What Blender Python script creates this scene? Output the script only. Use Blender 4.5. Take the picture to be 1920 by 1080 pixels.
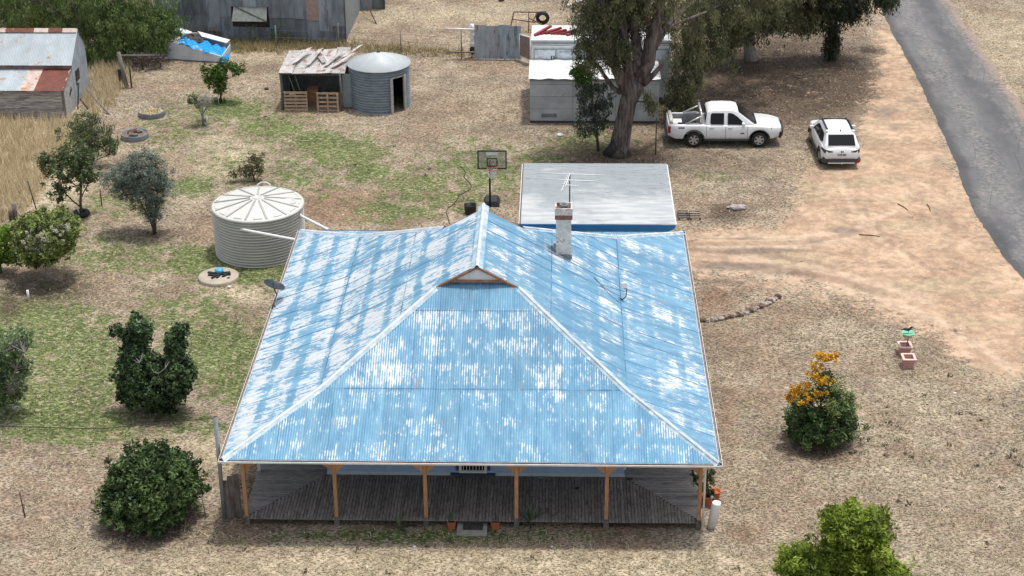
import bpy, math, random
import numpy as np
from mathutils import Vector, Matrix
rng = np.random.default_rng(7); random.seed(7)
R_ = math.radians
for o in list(bpy.data.objects): bpy.data.objects.remove(o)
sc = bpy.context.scene
COL = sc.collection

# ------------------------------------------------------------------ camera
CC = np.array([2.5474, -43.009, 29.1989]); YAW, PIT, ROL, FPX = -.0293, .4492, -.0063, 3192.3
fw = np.array([math.sin(YAW)*math.cos(PIT), math.cos(YAW)*math.cos(PIT), -math.sin(PIT)])
_r = np.array([math.cos(YAW), -math.sin(YAW), 0]); _u = np.cross(_r, fw)
CR = math.cos(ROL)*_r + math.sin(ROL)*_u; CU = -math.sin(ROL)*_r + math.cos(ROL)*_u
cam = bpy.data.objects.new('camera', bpy.data.cameras.new('camera')); COL.objects.link(cam)
cam.matrix_world = Matrix(((CR[0], CU[0], -fw[0], CC[0]), (CR[1], CU[1], -fw[1], CC[1]), (CR[2], CU[2], -fw[2], CC[2]), (0, 0, 0, 1)))
cam.data.sensor_width = 36; cam.data.lens = FPX/1920*36; cam.data.clip_end = 3000; cam.data.clip_start = .5
sc.camera = cam
# ------------------------------------------------------------------ light
SUN = np.array([-.17, -.13, -1.0]); SUN /= np.linalg.norm(SUN)
w = bpy.data.worlds.new("World"); sc.world = w; w.use_nodes = True
nt = w.node_tree; nt.nodes.clear()
sky = nt.nodes.new('ShaderNodeTexSky'); sky.sky_type = 'NISHITA'; sky.sun_disc = False
sky.sun_elevation = math.asin(-SUN[2]); sky.sun_rotation = math.atan2(-SUN[0], -SUN[1])
sky.air_density = 1.2; sky.dust_density = 3.0
hs = nt.nodes.new('ShaderNodeHueSaturation'); hs.inputs['Saturation'].default_value = .45  # thin bright cloud
bg = nt.nodes.new('ShaderNodeBackground'); bg.inputs[1].default_value = .15
wo = nt.nodes.new('ShaderNodeOutputWorld')
nt.links.new(sky.outputs[0], hs.inputs['Color']); nt.links.new(hs.outputs[0], bg.inputs[0]); nt.links.new(bg.outputs[0], wo.inputs[0])
sl = bpy.data.lights.new('sun', 'SUN'); sl.energy = 2.25; sl.angle = R_(4.0); sl.color = (1, .965, .91)
so = bpy.data.objects.new('sun', sl); COL.objects.link(so)
so.rotation_mode = 'QUATERNION'; so.rotation_quaternion = Vector(SUN).to_track_quat('-Z', 'Y'); so.location = (20, 20, 60)
sc.view_settings.view_transform = 'Standard'; sc.view_settings.look = 'None'
sc.view_settings.exposure = 0.26; sc.view_settings.gamma = 1
sc.view_settings.use_curve_mapping = False
sc.render.engine = 'CYCLES'

# ------------------------------------------------------------------ survey helpers (photo pixel -> place on the land)
def G(x, y, z=0.0):
    d = fw + CR*(x-960)/FPX - CU*(y-540)/FPX
    return CC + d*((z-CC[2])/d[2])
def V(x, y, Y):
    d = fw + CR*(x-960)/FPX - CU*(y-540)/FPX
    return CC + d*((Y-CC[1])/d[1])
def ppm(P): return FPX/float((np.asarray(P, float)-CC) @ fw)
def topx(P):
    d = np.asarray(P, float)-CC; k = d @ fw
    return 960+FPX*(d @ CR)/k, 540-FPX*(d @ CU)/k

# ------------------------------------------------------------------ materials
class N:
    def __init__(s, name):
        s.m = bpy.data.materials.new(name); s.m.use_nodes = True; s.t = s.m.node_tree; s.t.nodes.clear()
        s.out = s.t.nodes.new('ShaderNodeOutputMaterial')
    def n(s, ty, **k):
        x = s.t.nodes.new('ShaderNode'+ty)
        for a, b in k.items(): setattr(x, a, b)
        return x
    def put(s, sock, v):
        if hasattr(v, 'is_linked') or hasattr(v, 'links'): s.t.links.new(v, sock)
        elif isinstance(v, (tuple, list)) and len(v) == 3 and sock.type == 'RGBA': sock.default_value = (*v, 1)
        else: sock.default_value = v
    def math(s, op, a, b=0.0, c=None, clamp=False):
        x = s.n('Math', operation=op); x.use_clamp = clamp
        s.put(x.inputs[0], a); s.put(x.inputs[1], b)
        if c is not None: s.put(x.inputs[2], c)
        return x.outputs[0]
    def mix(s, f, a, b, mode='MIX'):
        x = s.n('Mix', data_type='RGBA', blend_type=mode); x.clamp_factor = True
        s.put(x.inputs[0], f); s.put(x.inputs[6], a); s.put(x.inputs[7], b)
        return x.outputs[2]
    def vscale(s, v, sc_):
        x = s.n('Mapping'); s.t.links.new(v, x.inputs[0]); x.inputs['Scale'].default_value = sc_
        return x.outputs[0]
    def noise(s, v, scale, detail=3, rough=.55, out=0, dist=0):
        x = s.n('TexNoise'); s.t.links.new(v, x.inputs['Vector']); x.inputs['Scale'].default_value = scale
        x.inputs['Detail'].default_value = detail; x.inputs['Roughness'].default_value = rough; x.inputs['Distortion'].default_value = dist
        return x.outputs[out]
    def ramp(s, v, lo, hi, a=0.0, b=1.0, smooth=True):
        x = s.n('MapRange'); x.interpolation_type = 'SMOOTHSTEP' if smooth else 'LINEAR'
        s.put(x.inputs[0], v); s.put(x.inputs[1], lo); s.put(x.inputs[2], hi); s.put(x.inputs[3], a); s.put(x.inputs[4], b)
        return x.outputs[0]
    def fin(s, col, rough=.8, metal=0.0, bump=None, bs=.5, bd=.01, spec=.5, trans=0):
        b = s.n('BsdfPrincipled'); s.put(b.inputs['Base Color'], col); s.put(b.inputs['Roughness'], rough); s.put(b.inputs['Metallic'], metal)
        s.put(b.inputs['Specular IOR Level'], spec)
        if bump is not None:
            x = s.n('Bump'); x.inputs['Strength'].default_value = bs; x.inputs['Distance'].default_value = bd
            s.t.links.new(bump, x.inputs['Height']); s.t.links.new(x.outputs[0], b.inputs['Normal'])
        o = b.outputs[0]
        if trans:
            tr = s.n('BsdfTranslucent'); s.put(tr.inputs[0], col)
            ms = s.n('MixShader'); ms.inputs[0].default_value = trans
            s.t.links.new(o, ms.inputs[1]); s.t.links.new(tr.outputs[0], ms.inputs[2]); o = ms.outputs[0]
        s.t.links.new(o, s.out.inputs[0]); return s.m
    def oco(s): return s.n('TexCoord').outputs['Object']
    def rnd(s): return s.n('ObjectInfo').outputs['Random']

MC = {}
def mat(name, col, rough=.75, var=.25, scale=5, orand=.15, metal=0, dirt=None, dthr=.6, dscale=2, stretch=(1, 1, 1), spec=.4, bs=.3):
    if name in MC: return MC[name]
    q = N(name); v = q.vscale(q.oco(), stretch)
    n1 = q.noise(v, scale, 4, .6); r = q.rnd()
    f = q.math('ADD', q.ramp(n1, .3, .7, 1-var, 1+var*.6), q.math('MULTIPLY_ADD', r, 2*orand, -orand))
    h = q.n('HueSaturation'); q.put(h.inputs['Color'], tuple(col)+(1,)); q.put(h.inputs['Value'], f)
    c = h.outputs[0]
    if dirt:
        off = q.n('VectorMath', operation='ADD'); q.t.links.new(v, off.inputs[0])
        cb = q.n('CombineXYZ'); q.put(cb.inputs[0], q.math('MULTIPLY', r, 37.0)); q.put(cb.inputs[1], q.math('MULTIPLY', r, 91.0)); q.t.links.new(cb.outputs[0], off.inputs[1])
        m = q.ramp(q.noise(off.outputs[0], dscale, 5, .65), dthr-.04, dthr+.08)
        c = q.mix(m, c, tuple(dirt)+(1,))
    MC[name] = q.fin(c, rough, metal, n1, bs, .01, spec); return MC[name]

def roof_mat(name, thr, bands, bare=0, bw=.95):
    q = N(name); uv = q.n('UVMap', uv_map='UVMap').outputs[0]; lap = q.n('SeparateXYZ'); q.t.links.new(q.n('UVMap', uv_map='lap').outputs[0], lap.inputs[0])
    r = q.rnd()
    sep = q.n('SeparateXYZ'); q.t.links.new(uv, sep.inputs[0])
    u, vv = sep.outputs[0], sep.outputs[1]
    idx = q.math('FLOOR', q.math('DIVIDE', u, .076))
    cv = q.n('CombineXYZ'); q.put(cv.inputs[0], q.math('MULTIPLY', idx, .63)); q.put(cv.inputs[1], q.math('MULTIPLY', vv, 2.3)); q.put(cv.inputs[2], 0.0)
    fine = q.noise(cv.outputs[0], 1.0, 4, .7)
    cv2 = q.vscale(uv, (.9, .55, 1)); big = q.noise(cv2, 1.0, 3, .6)
    med = q.noise(q.vscale(uv, (9, 2.0, 1)), 1.0, 3, .7)
    bnd = q.noise(q.vscale(uv, (.12, 1.9, 1)), 1.0, 2, .5)
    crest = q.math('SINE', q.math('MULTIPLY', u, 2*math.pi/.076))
    s = q.math('ADD', q.math('MULTIPLY', fine, .9), q.math('MULTIPLY', big, bw))
    s = q.math('ADD', s, q.math('MULTIPLY', med, .35))
    s = q.math('ADD', s, q.math('MULTIPLY', bnd, bands))
    s = q.math('ADD', s, q.math('MULTIPLY', crest, .10))
    pur = q.ramp(q.math('COSINE', q.math('MULTIPLY', q.math('ADD', vv, q.math('MULTIPLY', big, .25)), 2*math.pi/.92)), .35, 1.0)
    s = q.math('SUBTRACT', s, q.math('MULTIPLY', pur, .04+bands*.35))
    if bare: s = q.math('SUBTRACT', s, q.math('ADD', q.ramp(vv, 5.2, 5.6, 0.0, .5), q.ramp(vv, 2.9, 1.9, 0.0, .07)))
    s = q.math('ADD', s, q.math('MULTIPLY', r, .05))
    m = q.ramp(s, thr, thr+.035)
    tint = q.noise(q.vscale(uv, (3, .8, 1)), 1.0, 4, .6)
    blue = q.mix(q.ramp(tint, .3, .7), (.115, .27, .415), (.19, .385, .515))
    blue = q.mix(q.ramp(fine, .5, .8), blue, (.25, .45, .57))
    chalk = q.ramp(s, thr-.16, thr+.02); blue = q.mix(q.math('MULTIPLY', chalk, .30), blue, (.42, .58, .68))
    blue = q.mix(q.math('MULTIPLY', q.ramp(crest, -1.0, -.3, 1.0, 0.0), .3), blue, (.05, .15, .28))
    hv = q.n('HueSaturation'); q.t.links.new(blue, hv.inputs['Color']); q.put(hv.inputs['Value'], q.math('MULTIPLY_ADD', r, .16, .92)); blue = hv.outputs[0]
    c = q.mix(m, blue, (.64, .66, .66))
    e2 = q.math('MULTIPLY', q.ramp(lap.outputs[1],   .05, .02, 0.0, .5), q.ramp(big, .40, .50))
    ln = q.math('MAXIMUM', q.ramp(lap.outputs[0], .055 if bare else .085, .035 if bare else .06, 0.0, 1.0), q.ramp(lap.outputs[1], .045, .02, 0.0, .9))
    ln = q.math('MULTIPLY', ln, q.ramp(q.noise(q.vscale(uv, (1.3, .5, 1)), 1.0, 2, .5), .38, .50))
    ln = q.math('MULTIPLY', ln, q.ramp(r, .25, .45, .15, 1.0))
    c = q.mix(q.math('MULTIPLY', ln, .45 if bare else .95), c, (.04, .13, .25))
    c = q.mix(e2, c, (.04, .13, .25))
    rust = q.math('MULTIPLY', q.ramp(q.noise(q.vscale(uv, (2.5, 1.2, 1)), 1.0, 4, .6), .61, .68), q.ramp(fine, .45, .6))
    c = q.mix(q.math('MULTIPLY', rust, .7), c, (.33, .22, .17))
    # nail rows
    return q.fin(c, .55, 0, tint, .15, .01, .4)

def leaf_mat(name, a, b, c3=None, trans=.25):
    q = N(name); at = q.n('Attribute', attribute_name='tone')
    t = at.outputs['Fac']
    c = q.mix(q.ramp(t, 0.0, 1.0, smooth=False), a, b)
    if c3: c = q.mix(q.ramp(t, .8, .95), c, c3)
    return q.fin(c, .55, 0, None, spec=.35, trans=trans)

# ------------------------------------------------------------------ mesh builder
ORG = {}
class MB:
    def __init__(s): s.v = []; s.f = []; s.mi = []; s.uv = {}; s.sm = []
    def add(s, vs, fs, mi=0, sm=False):
        b = len(s.v); s.v += [tuple(map(float, p)) for p in vs]
        for f in fs: s.f.append(tuple(b+i for i in f)); s.mi.append(mi); s.sm.append(sm)
        return s
    def box(s, c, d, rz=0, mi=0, taper=1.0, rx=0):
        x, y, z = d[0]/2, d[1]/2, d[2]/2; vs = []
        for k, (a, b, e) in enumerate([(-1, -1, -1), (1, -1, -1), (1, 1, -1), (-1, 1, -1), (-1, -1, 1), (1, -1, 1), (1, 1, 1), (-1, 1, 1)]):
            t = taper if e > 0 else 1
            p = [a*x*t, b*y*t, e*z]
            if rx: p = [p[0], p[1]*math.cos(rx)-p[2]*math.sin(rx), p[1]*math.sin(rx)+p[2]*math.cos(rx)]
            vs.append((c[0]+p[0]*math.cos(rz)-p[1]*math.sin(rz), c[1]+p[0]*math.sin(rz)+p[1]*math.cos(rz), c[2]+p[2]))
        return s.add(vs, [(0, 3, 2, 1), (4, 5, 6, 7), (0, 1, 5, 4), (1, 2, 6, 5), (2, 3, 7, 6), (3, 0, 4, 7)], mi)
    def beam(s, a, b, w_, h_, mi=0, up=(0, 0, 1)):
        a = np.array(a, float); b = np.array(b, float); d = b-a; d /= np.linalg.norm(d)
        up = np.array(up, float)
        if abs(d @ up) > .98: up = np.array([0, 1., 0])
        sx = np.cross(d, up); sx /= np.linalg.norm(sx); sy = np.cross(sx, d)
        q = [(-1, -1), (1, -1), (1, 1), (-1, 1)]
        vs = [a+sx*i*w_/2+sy*j*h_/2 for i, j in q]+[b+sx*i*w_/2+sy*j*h_/2 for i, j in q]
        return s.add(vs, [(0, 1, 2, 3), (7, 6, 5, 4), (0, 4, 5, 1), (1, 5, 6, 2), (2, 6, 7, 3), (3, 7, 4, 0)], mi)
    def tube(s, pts, rad, n=8, mi=0, cap=True, sm=True):
        pts = [np.array(p, float) for p in pts]
        if np.isscalar(rad): rad = [rad]*len(pts)
        vs = []; m = len(pts); prev = None
        for i in range(m):
            d = pts[min(i+1, m-1)]-pts[max(i-1, 0)]; d = d/(np.linalg.norm(d)+1e-9)
            if prev is None:
                ref = np.array([0, 0, 1.]) if abs(d[2]) < .9 else np.array([1., 0, 0])
                a = np.cross(d, ref)
            else: a = prev-d*(prev @ d)
            a /= np.linalg.norm(a); prev = a; b = np.cross(d, a)
            for k in range(n):
                t = 2*math.pi*k/n; vs.append(pts[i]+rad[i]*(math.cos(t)*a+math.sin(t)*b))
        fs = [(i*n+k, i*n+(k+1) % n, (i+1)*n+(k+1) % n, (i+1)*n+k) for i in range(m-1) for k in range(n)]
        s.add(vs, fs, mi, sm)
        if cap:
            b0 = len(s.v)-m*n
            s.f.append(tuple(b0+k for k in reversed(range(n)))); s.mi.append(mi); s.sm.append(False)
            s.f.append(tuple(b0+(m-1)*n+k for k in range(n))); s.mi.append(mi); s.sm.append(False)
        return s
    def lathe(s, prof, c, n=32, a0=0, a1=2*math.pi, mi=0, sm=True, axis='z'):
        full = abs(a1-a0-2*math.pi) < 1e-6; k = n if full else n+1; vs = []
        for r, z in prof:
            for j in range(k):
                t = a0+(a1-a0)*j/n
                p = (r*math.cos(t), r*math.sin(t), z) if axis == 'z' else (r*math.cos(t), z, r*math.sin(t))
                vs.append((c[0]+p[0], c[1]+p[1], c[2]+p[2]))
        fs = []
        for i in range(len(prof)-1):
            for j in range(n):
                j2 = (j+1) % k if full else j+1
                fs.append((i*k+j, i*k+j2, (i+1)*k+j2, (i+1)*k+j))
        return s.add(vs, fs, mi, sm)
    def prism(s, poly, ext, mi=0):
        n = len(poly); poly = [np.array(p, float) for p in poly]; ext = np.array(ext, float)
        vs = poly+[p+ext for p in poly]
        return s.add(vs, [tuple(range(n)), tuple(reversed(range(n, 2*n)))]+[(i, i+n, (i+1) % n+n, (i+1) % n) for i in range(n)], mi)
    def blob(s, c, r, n=10, m=7, jit=.12, mi=0, sm=False):
        vs = []; fs = []
        for i in range(m+1):
            ph = math.pi*i/m
            for k in range(n):
                t = 2*math.pi*k/n; j = 1+random.uniform(-jit, jit)
                vs.append((c[0]+r[0]*j*math.sin(ph)*math.cos(t), c[1]+r[1]*j*math.sin(ph)*math.sin(t), c[2]+r[2]*j*math.cos(ph)))
        for i in range(m):
            for k in range(n): fs.append((i*n+k, (i+1)*n+k, (i+1)*n+(k+1) % n, i*n+(k+1) % n))
        return s.add(vs, fs, mi, sm)

def link(o, parent, loc):
    COL.objects.link(o)
    if parent is not None: o.parent = parent; ORG[o] = ORG[parent]
    else: o.location = loc if loc is not None else (0, 0, 0); ORG[o] = tuple(loc) if loc is not None else (0, 0, 0)
    return o
def build(name, mb, m, parent=None, loc=None, label=None, bevel=0):
    org = np.array(ORG[parent] if parent is not None else (loc if loc is not None else (0, 0, 0)), float)
    me = bpy.data.meshes.new(name); me.from_pydata([tuple(np.array(p)-org) for p in mb.v], [], mb.f)
    for x in (m if isinstance(m, (list, tuple)) else [m]): me.materials.append(x)
    me.polygons.foreach_set('material_index', mb.mi); me.polygons.foreach_set('use_smooth', mb.sm)
    me.update()
    o = bpy.data.objects.new(name, me); link(o, parent, loc)
    if label: o['label'] = label
    if bevel:
        b = o.modifiers.new('b', 'BEVEL'); b.width = bevel; b.segments = 2; b.limit_method = 'ANGLE'
    return o
def npmesh(name, v, f, m, parent=None, loc=None, tone=None, smooth=False):
    org = np.array(ORG[parent] if parent is not None else (loc if loc is not None else (0, 0, 0)), float)
    me = bpy.data.meshes.new(name); nv, nf, k = len(v), len(f), f.shape[1]
    me.vertices.add(nv); me.loops.add(nf*k); me.polygons.add(nf)
    me.vertices.foreach_set('co', (np.asarray(v)-org).astype(np.float32).ravel())
    me.loops.foreach_set('vertex_index', f.astype(np.int32).ravel())
    me.polygons.foreach_set('loop_start', np.arange(0, nf*k, k, dtype=np.int32))
    if smooth: me.polygons.foreach_set('use_smooth', np.ones(nf, bool))
    me.update(calc_edges=True); me.materials.append(m)
    if tone is not None:
        a = me.attributes.new('tone', 'FLOAT', 'POINT'); a.data.foreach_set('value', tone.astype(np.float32))
    o = bpy.data.objects.new(name, me); return link(o, parent, loc)
def thing(name, label, cat, loc=(0, 0, 0), group=None):
    o = bpy.data.objects.new(name, None); COL.objects.link(o); o.location = tuple(loc); ORG[o] = tuple(loc)
    o.empty_display_size = .2; return tag(o, label, cat, group)
def tag(o, label=None, cat=None, group=None, kind=None):
    if label: o['label'] = label
    if cat: o['category'] = cat
    if group: o['group'] = group
    if kind: o['kind'] = kind
    return o
def copy_tree(o, parent=None):
    c = o.copy(); COL.objects.link(c); c.parent = parent
    for ch in list(o.children): copy_tree(ch, c)
    return c

# corrugated sheet: P0 corner, U across the corrugations, W along them, N outwards
def corr(mb, P0, U, W, per=.076, amp=.009, seg=4, lift=0.0, mi=0, N_=None):
    P0, U, W = (np.array(a, float) for a in (P0, U, W)); L = np.linalg.norm(U)
    Nn = np.cross(U, W); Nn /= np.linalg.norm(Nn)
    if N_ is not None and Nn @ np.array(N_, float) < 0: Nn = -Nn
    n = max(2, int(round(L/per*seg))); vs = []
    for i in range(n+1):
        t = i/n; a = P0+U*t+Nn*(amp*math.sin(2*math.pi*t*L/per)+lift*t)
        vs += [a, a+W]
    mb.add(vs, [(2*i, 2*i+2, 2*i+3, 2*i+1) for i in range(n)], mi, False)
    return mb

# ================================================================== GROUND
def soft_poly(px, py, poly, soft):
    n = len(poly); inside = np.zeros(px.shape, bool); dist = np.full(px.shape, 1e9)
    for i in range(n):
        x1, y1 = poly[i]; x2, y2 = poly[(i+1) % n]
        c = ((y1 > py) != (y2 > py)) & (px < (x2-x1)*(py-y1)/((y2-y1) if y2 != y1 else 1e-9)+x1); inside ^= c
        L2 = (x2-x1)**2+(y2-y1)**2; t = np.clip(((px-x1)*(x2-x1)+(py-y1)*(y2-y1))/L2, 0, 1)
        dist = np.minimum(dist, np.hypot(px-x1-t*(x2-x1), py-y1-t*(y2-y1)))
    return np.clip(.5+np.where(inside, dist, -dist)/soft, 0, 1)
def blobs(px, py, L):
    r = np.zeros(px.shape)
    for x, y, rx, ry, wt in L: r = np.maximum(r, wt*np.exp(-(((px-x)/rx)**2+((py-y)/ry)**2)))
    return r
DRIVE = [(1290, 440), (1420, 428), (1490, 405), (1505, 350), (1535, 318), (1600, 300), (1625, 230), (1650, 150), (1655, 60), (1650, 0), (1700, 110), (1790, 330), (1850, 430), (1930, 520), (1930, 715), (1850, 705), (1800, 665), (1780, 625), (1700, 592), (1600, 548), (1480, 535), (1400, 520), (1290, 500)]
GREEN = [(430, 205, 80, 24, 1.), (510, 240, 100, 34, .75), (640, 285, 100, 38, .85), (690, 322, 46, 20, 1.2), (600, 268, 70, 28, .95), (900, 320, 140, 65, .62), (780, 350, 100, 45, .7), (740, 395, 120, 30, .7), (360, 350, 60, 22, .9), (60, 590, 140, 50, .85), (120, 650, 120, 95, .85), (60, 760, 140, 60, 1.1), (140, 795, 150, 45, 1.1), (190, 700, 70, 110, .8), (410, 650, 100, 65, 1.1), (430, 710, 80, 60, .8), (370, 490, 60, 30, 1.2), (480, 512, 120, 24, 1.1), (230, 480, 160, 50, .62), (210, 380, 120, 45, .5), (540, 560, 40, 60, .6), (800, 1005, 340, 16, .75), (1110, 265, 100, 30, .7), (340, 800, 120, 35, .6), (1420, 800, 60, 50, .22), (860, 375, 100, 30, .6), (330, 240, 100, 70, .5), (110, 550, 90, 30, .6), (560, 165, 40, 30, .35), (1040, 300, 130, 34, .6), (430, 85, 60, 12, .7), (880, 460, 100, 40, .6), (380, 580, 80, 50, .6), (310, 590, 100, 50, .6), (450, 310, 130, 60, .45), (560, 330, 120, 60, .5), (1380, 235, 40, 10, .5), (1340, 325, 60, 20, .45)]
LITTER_SHADE = [(1440, 150, 250, 95, 1.35), (1330, 300, 150, 45, .5), (1170, 300, 140, 40, 1.0), (1640, 170, 100, 80, .7), (1060, 250, 70, 25, .5), (1180, 120, 120, 80, .8), (80, 545, 120, 38, .75), (290, 440, 100, 26, .6), (285, 985, 125, 50, .8), (1540, 850, 100, 32, .7), (1365, 398, 55, 25, .85), (300, 790, 90, 24, .55), (1400, 540, 100, 30, .45), (1350, 700, 40, 130, .35), (1520, 260, 60, 60, .4), (200, 60, 260, 90, .8), (1120, 240, 160, 40, .5), (730, 215, 90, 30, .35), (850, 400, 90, 30, .3), (1600, 545, 60, 20, .3), (20, 570, 30, 40, .8)]  # leaf litter tone, with shade under trees and bushes painted into the ground
RED = [(640, 390, 110, 45, .9), (600, 350, 60, 30, .5), (1370, 640, 50, 60, .45), (1365, 790, 35, 120, .6), (1400, 1000, 60, 30, .7), (1150, 990, 200, 10, .7), (1340, 565, 55, 40, .8), (1300, 480, 40, 60, .6), (1330, 900, 30, 90, .7), (1780, 510, 200, 30, .3), (1850, 620, 80, 50, .5), (760, 60, 120, 25, .4), (230, 410, 110, 18, .5), (560, 430, 90, 30, .5), (1060, 1010, 100, 8, .5), (380, 445, 60, 30, .5)]
PALE = [(380, 850, 150, 45, .9), (420, 860, 80, 60, .6), (470, 550, 60, 22, 1.), (640, 230, 200, 50, .4), (420, 290, 100, 60, .7), (960, 1065, 1000, 42, .85), (1750, 900, 220, 120, .35), (850, 30, 300, 30, .6), (870, 150, 150, 50, .3), (1880, 100, 100, 120, .6), (300, 120, 90, 60, .5), (1700, 760, 220, 60, .4), (1700, 450, 120, 60, .5), (500, 100, 200, 30, .5), (80, 300, 130, 160, .9), (1600, 620, 150, 60, .25), (440, 410, 50, 30, .3)]
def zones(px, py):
    return (blobs(px, py, GREEN), soft_poly(px, py, DRIVE, 80.), blobs(px, py, LITTER_SHADE), blobs(px, py, RED), blobs(px, py, PALE))
xs = np.concatenate([[-1500, -700, -350, -180, -100, -60], np.arange(-42, 42.01, .28), [60, 100, 180, 350, 700, 1500]])
ys = np.concatenate([[-600, -200, -90, -45, -22], np.arange(-12, 72.01, .28), [90, 130, 200, 350, 700, 1800]])
X, Y = np.meshgrid(xs, ys); P = np.stack([X.ravel(), Y.ravel(), np.zeros(X.size)], 1)
d = P-CC; k = np.maximum(d @ fw, .5); PX = 960+FPX*(d @ CR)/k; PY = 540-FPX*(d @ CU)/k
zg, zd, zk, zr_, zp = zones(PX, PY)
nx, ny = len(xs), len(ys); idx = np.arange(nx*ny).reshape(ny, nx)
F = np.stack([idx[:-1, :-1], idx[:-1, 1:], idx[1:, 1:], idx[1:, :-1]], -1).reshape(-1, 4)
def ground_mat():
    q = N('dry_ground'); p = q.oco()
    def att(n_): return q.n('Attribute', attribute_name=n_).outputs['Fac']
    big = q.noise(p, .35, 4, .6); med = q.noise(p, 1.6, 4, .65); fine = q.noise(p, 6.5, 4, .7); flk = q.noise(p, 19, 3, .75)
    vf = q.n('TexVoronoi'); q.t.links.new(p, vf.inputs['Vector']); vf.inputs['Scale'].default_value = 8.5; vf.inputs['Randomness'].default_value = 1
    flk2 = q.noise(q.vscale(p, (.8, 1.25, 1)), 11, 2, .6)
    fl = q.math('ADD', q.math('ADD', q.math('MULTIPLY', fine, .30), q.math('MULTIPLY', flk, .25)), q.math('MULTIPLY', flk2, .60))
    straw = q.mix(q.ramp(fl, .50, .63), (.145, .112, .078), (.46, .38, .275))
    straw = q.mix(q.ramp(big, .42, .60), straw, q.mix(q.ramp(fl, .50, .64), (.13, .095, .068), (.35, .265, .19)))
    straw = q.mix(q.math('MULTIPLY', q.ramp(med, .52, .66), .55), straw, (.215, .165, .125))
    # dark gaps
    gap = q.math('MULTIPLY', q.ramp(q.noise(q.vscale(p, (1, 1.3, 1)), 4.5, 4, .8), .54, .62), q.ramp(med, .42, .55))
    straw = q.mix(q.math('MULTIPLY', gap, .75), straw, (.10, .085, .06))
    straw = q.mix(q.math('MULTIPLY', q.ramp(q.noise(p, .22, 3, .6), .46, .60), .45), straw, q.mix(q.ramp(fl, .50, .64), (.13, .105, .08), (.36, .295, .23)))
    straw = q.mix(q.math('MULTIPLY', q.ramp(q.noise(q.vscale(p, (.8, 1.2, 1)), .42, 4, .65), .52, .62), .6), straw, q.mix(q.ramp(fl, .48, .68), (.15, .105, .072), (.30, .215, .15)))
    pale = q.mix(q.ramp(fl, .49, .61), (.21, .165, .10), (.54, .455, .32))
    c = q.mix(q.math('MULTIPLY', q.ramp(q.math('ADD', att('pale'), q.math('MULTIPLY_ADD', med, .6, -.3)), .15, .85), .85), straw, pale)
    redc = q.mix(q.ramp(fl, .48, .66), (.14, .085, .055), (.31, .205, .14))
    c = q.mix(q.math('MULTIPLY', q.ramp(q.math('ADD', att('red'), q.math('MULTIPLY_ADD', fine, .9, -.45)), .25, .75), .85), c, redc)
    grn = q.mix(q.ramp(fl, .50, .64), (.042, .070, .018), (.135, .18, .052))
    grn = q.mix(q.math('MULTIPLY', q.ramp(q.noise(q.vscale(p, (.8, 1.3, 1)), 5.5, 4, .75), .53, .60), .75), grn, (.44, .38, .25))
    gm = q.ramp(q.math('ADD', att('green'), q.math('ADD', q.math('MULTIPLY_ADD', fine, 1.1, -.55), q.math('MULTIPLY_ADD', med, 2.2, -1.1))), .27, .62)
    c = q.mix(q.math('MULTIPLY', gm, .9), c, grn)
    drk = q.mix(q.ramp(fl, .50, .66), (.032, .024, .019), (.135, .095, .067))  # litter brown, darkened to carry the gum shade as well
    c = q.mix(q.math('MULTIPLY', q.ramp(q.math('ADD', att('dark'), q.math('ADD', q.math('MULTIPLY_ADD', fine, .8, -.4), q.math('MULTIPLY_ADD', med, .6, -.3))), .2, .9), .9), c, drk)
    # bare drive with tyre ruts
    drv = q.mix(q.ramp(big, .4, .6), (.42, .275, .18), (.53, .37, .25))
    drv = q.mix(q.math('MULTIPLY', q.ramp(q.noise(q.vscale(p, (.45, 1.2, 1)), .9, 6, .7), .50, .64), .65), drv, (.31, .215, .15))
    drv = q.mix(q.math('MULTIPLY', q.ramp(flk, .52, .64), .4), drv, (.30, .22, .16))
    drv = q.mix(q.ramp(q.noise(q.vscale(p, (.25, .9, 1)), .8, 4, .6), .52, .62), drv, (.41, .31, .20))
    drv = q.mix(q.math('MULTIPLY', q.ramp(fl, .55, .68), .45), drv, (.54, .42, .31))
    drv = q.mix(q.math('MULTIPLY', q.ramp(q.noise(p, 3.1, 5, .8), .55, .64), .6), drv, (.24, .18, .135))
    dm = q.ramp(q.math('ADD', att('drive'), q.math('ADD', q.math('ADD', q.math('MULTIPLY_ADD', med, 1.6, -.8), q.math('MULTIPLY_ADD', big, 1.2, -.6)), q.math('MULTIPLY_ADD', fine, 1.2, -.6))), .22, .62)
    drv = q.mix(q.math('MULTIPLY', q.ramp(q.math('ADD', att('track'), q.math('MULTIPLY_ADD', fine, .5, -.25)), .25, .8), .55), drv, (.56, .42, .31))
    drv = q.mix(q.math('MULTIPLY', q.ramp(q.math('ADD', att('ridge'), q.math('MULTIPLY_ADD', fine, .9, -.45)), .3, .8), .5), drv, (.27, .19, .14))
    drv = q.mix(q.math('MULTIPLY', q.ramp(att('rut'), .2, .8), .8), drv, (.20, .155, .13))
    c = q.mix(q.math('MULTIPLY', dm, .95), c, drv)
    hv = q.n('HueSaturation'); q.t.links.new(c, hv.inputs['Color']); q.put(hv.inputs['Value'], q.math('ADD', q.ramp(q.noise(p, .55, 4, .65), .36, .64, -.13, .13), q.ramp(q.noise(p, 2.6, 3, .6), .38, .62, .86, 1.12))); c = hv.outputs[0]
    return q.fin(c, .95, 0, q.math('ADD', q.math('MULTIPLY', fl, 1.0), q.math('MULTIPLY', med, .6)), .9, .05, .15)
GM = ground_mat()
g = npmesh('ground', P, F, GM); g['kind'] = 'structure'
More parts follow.
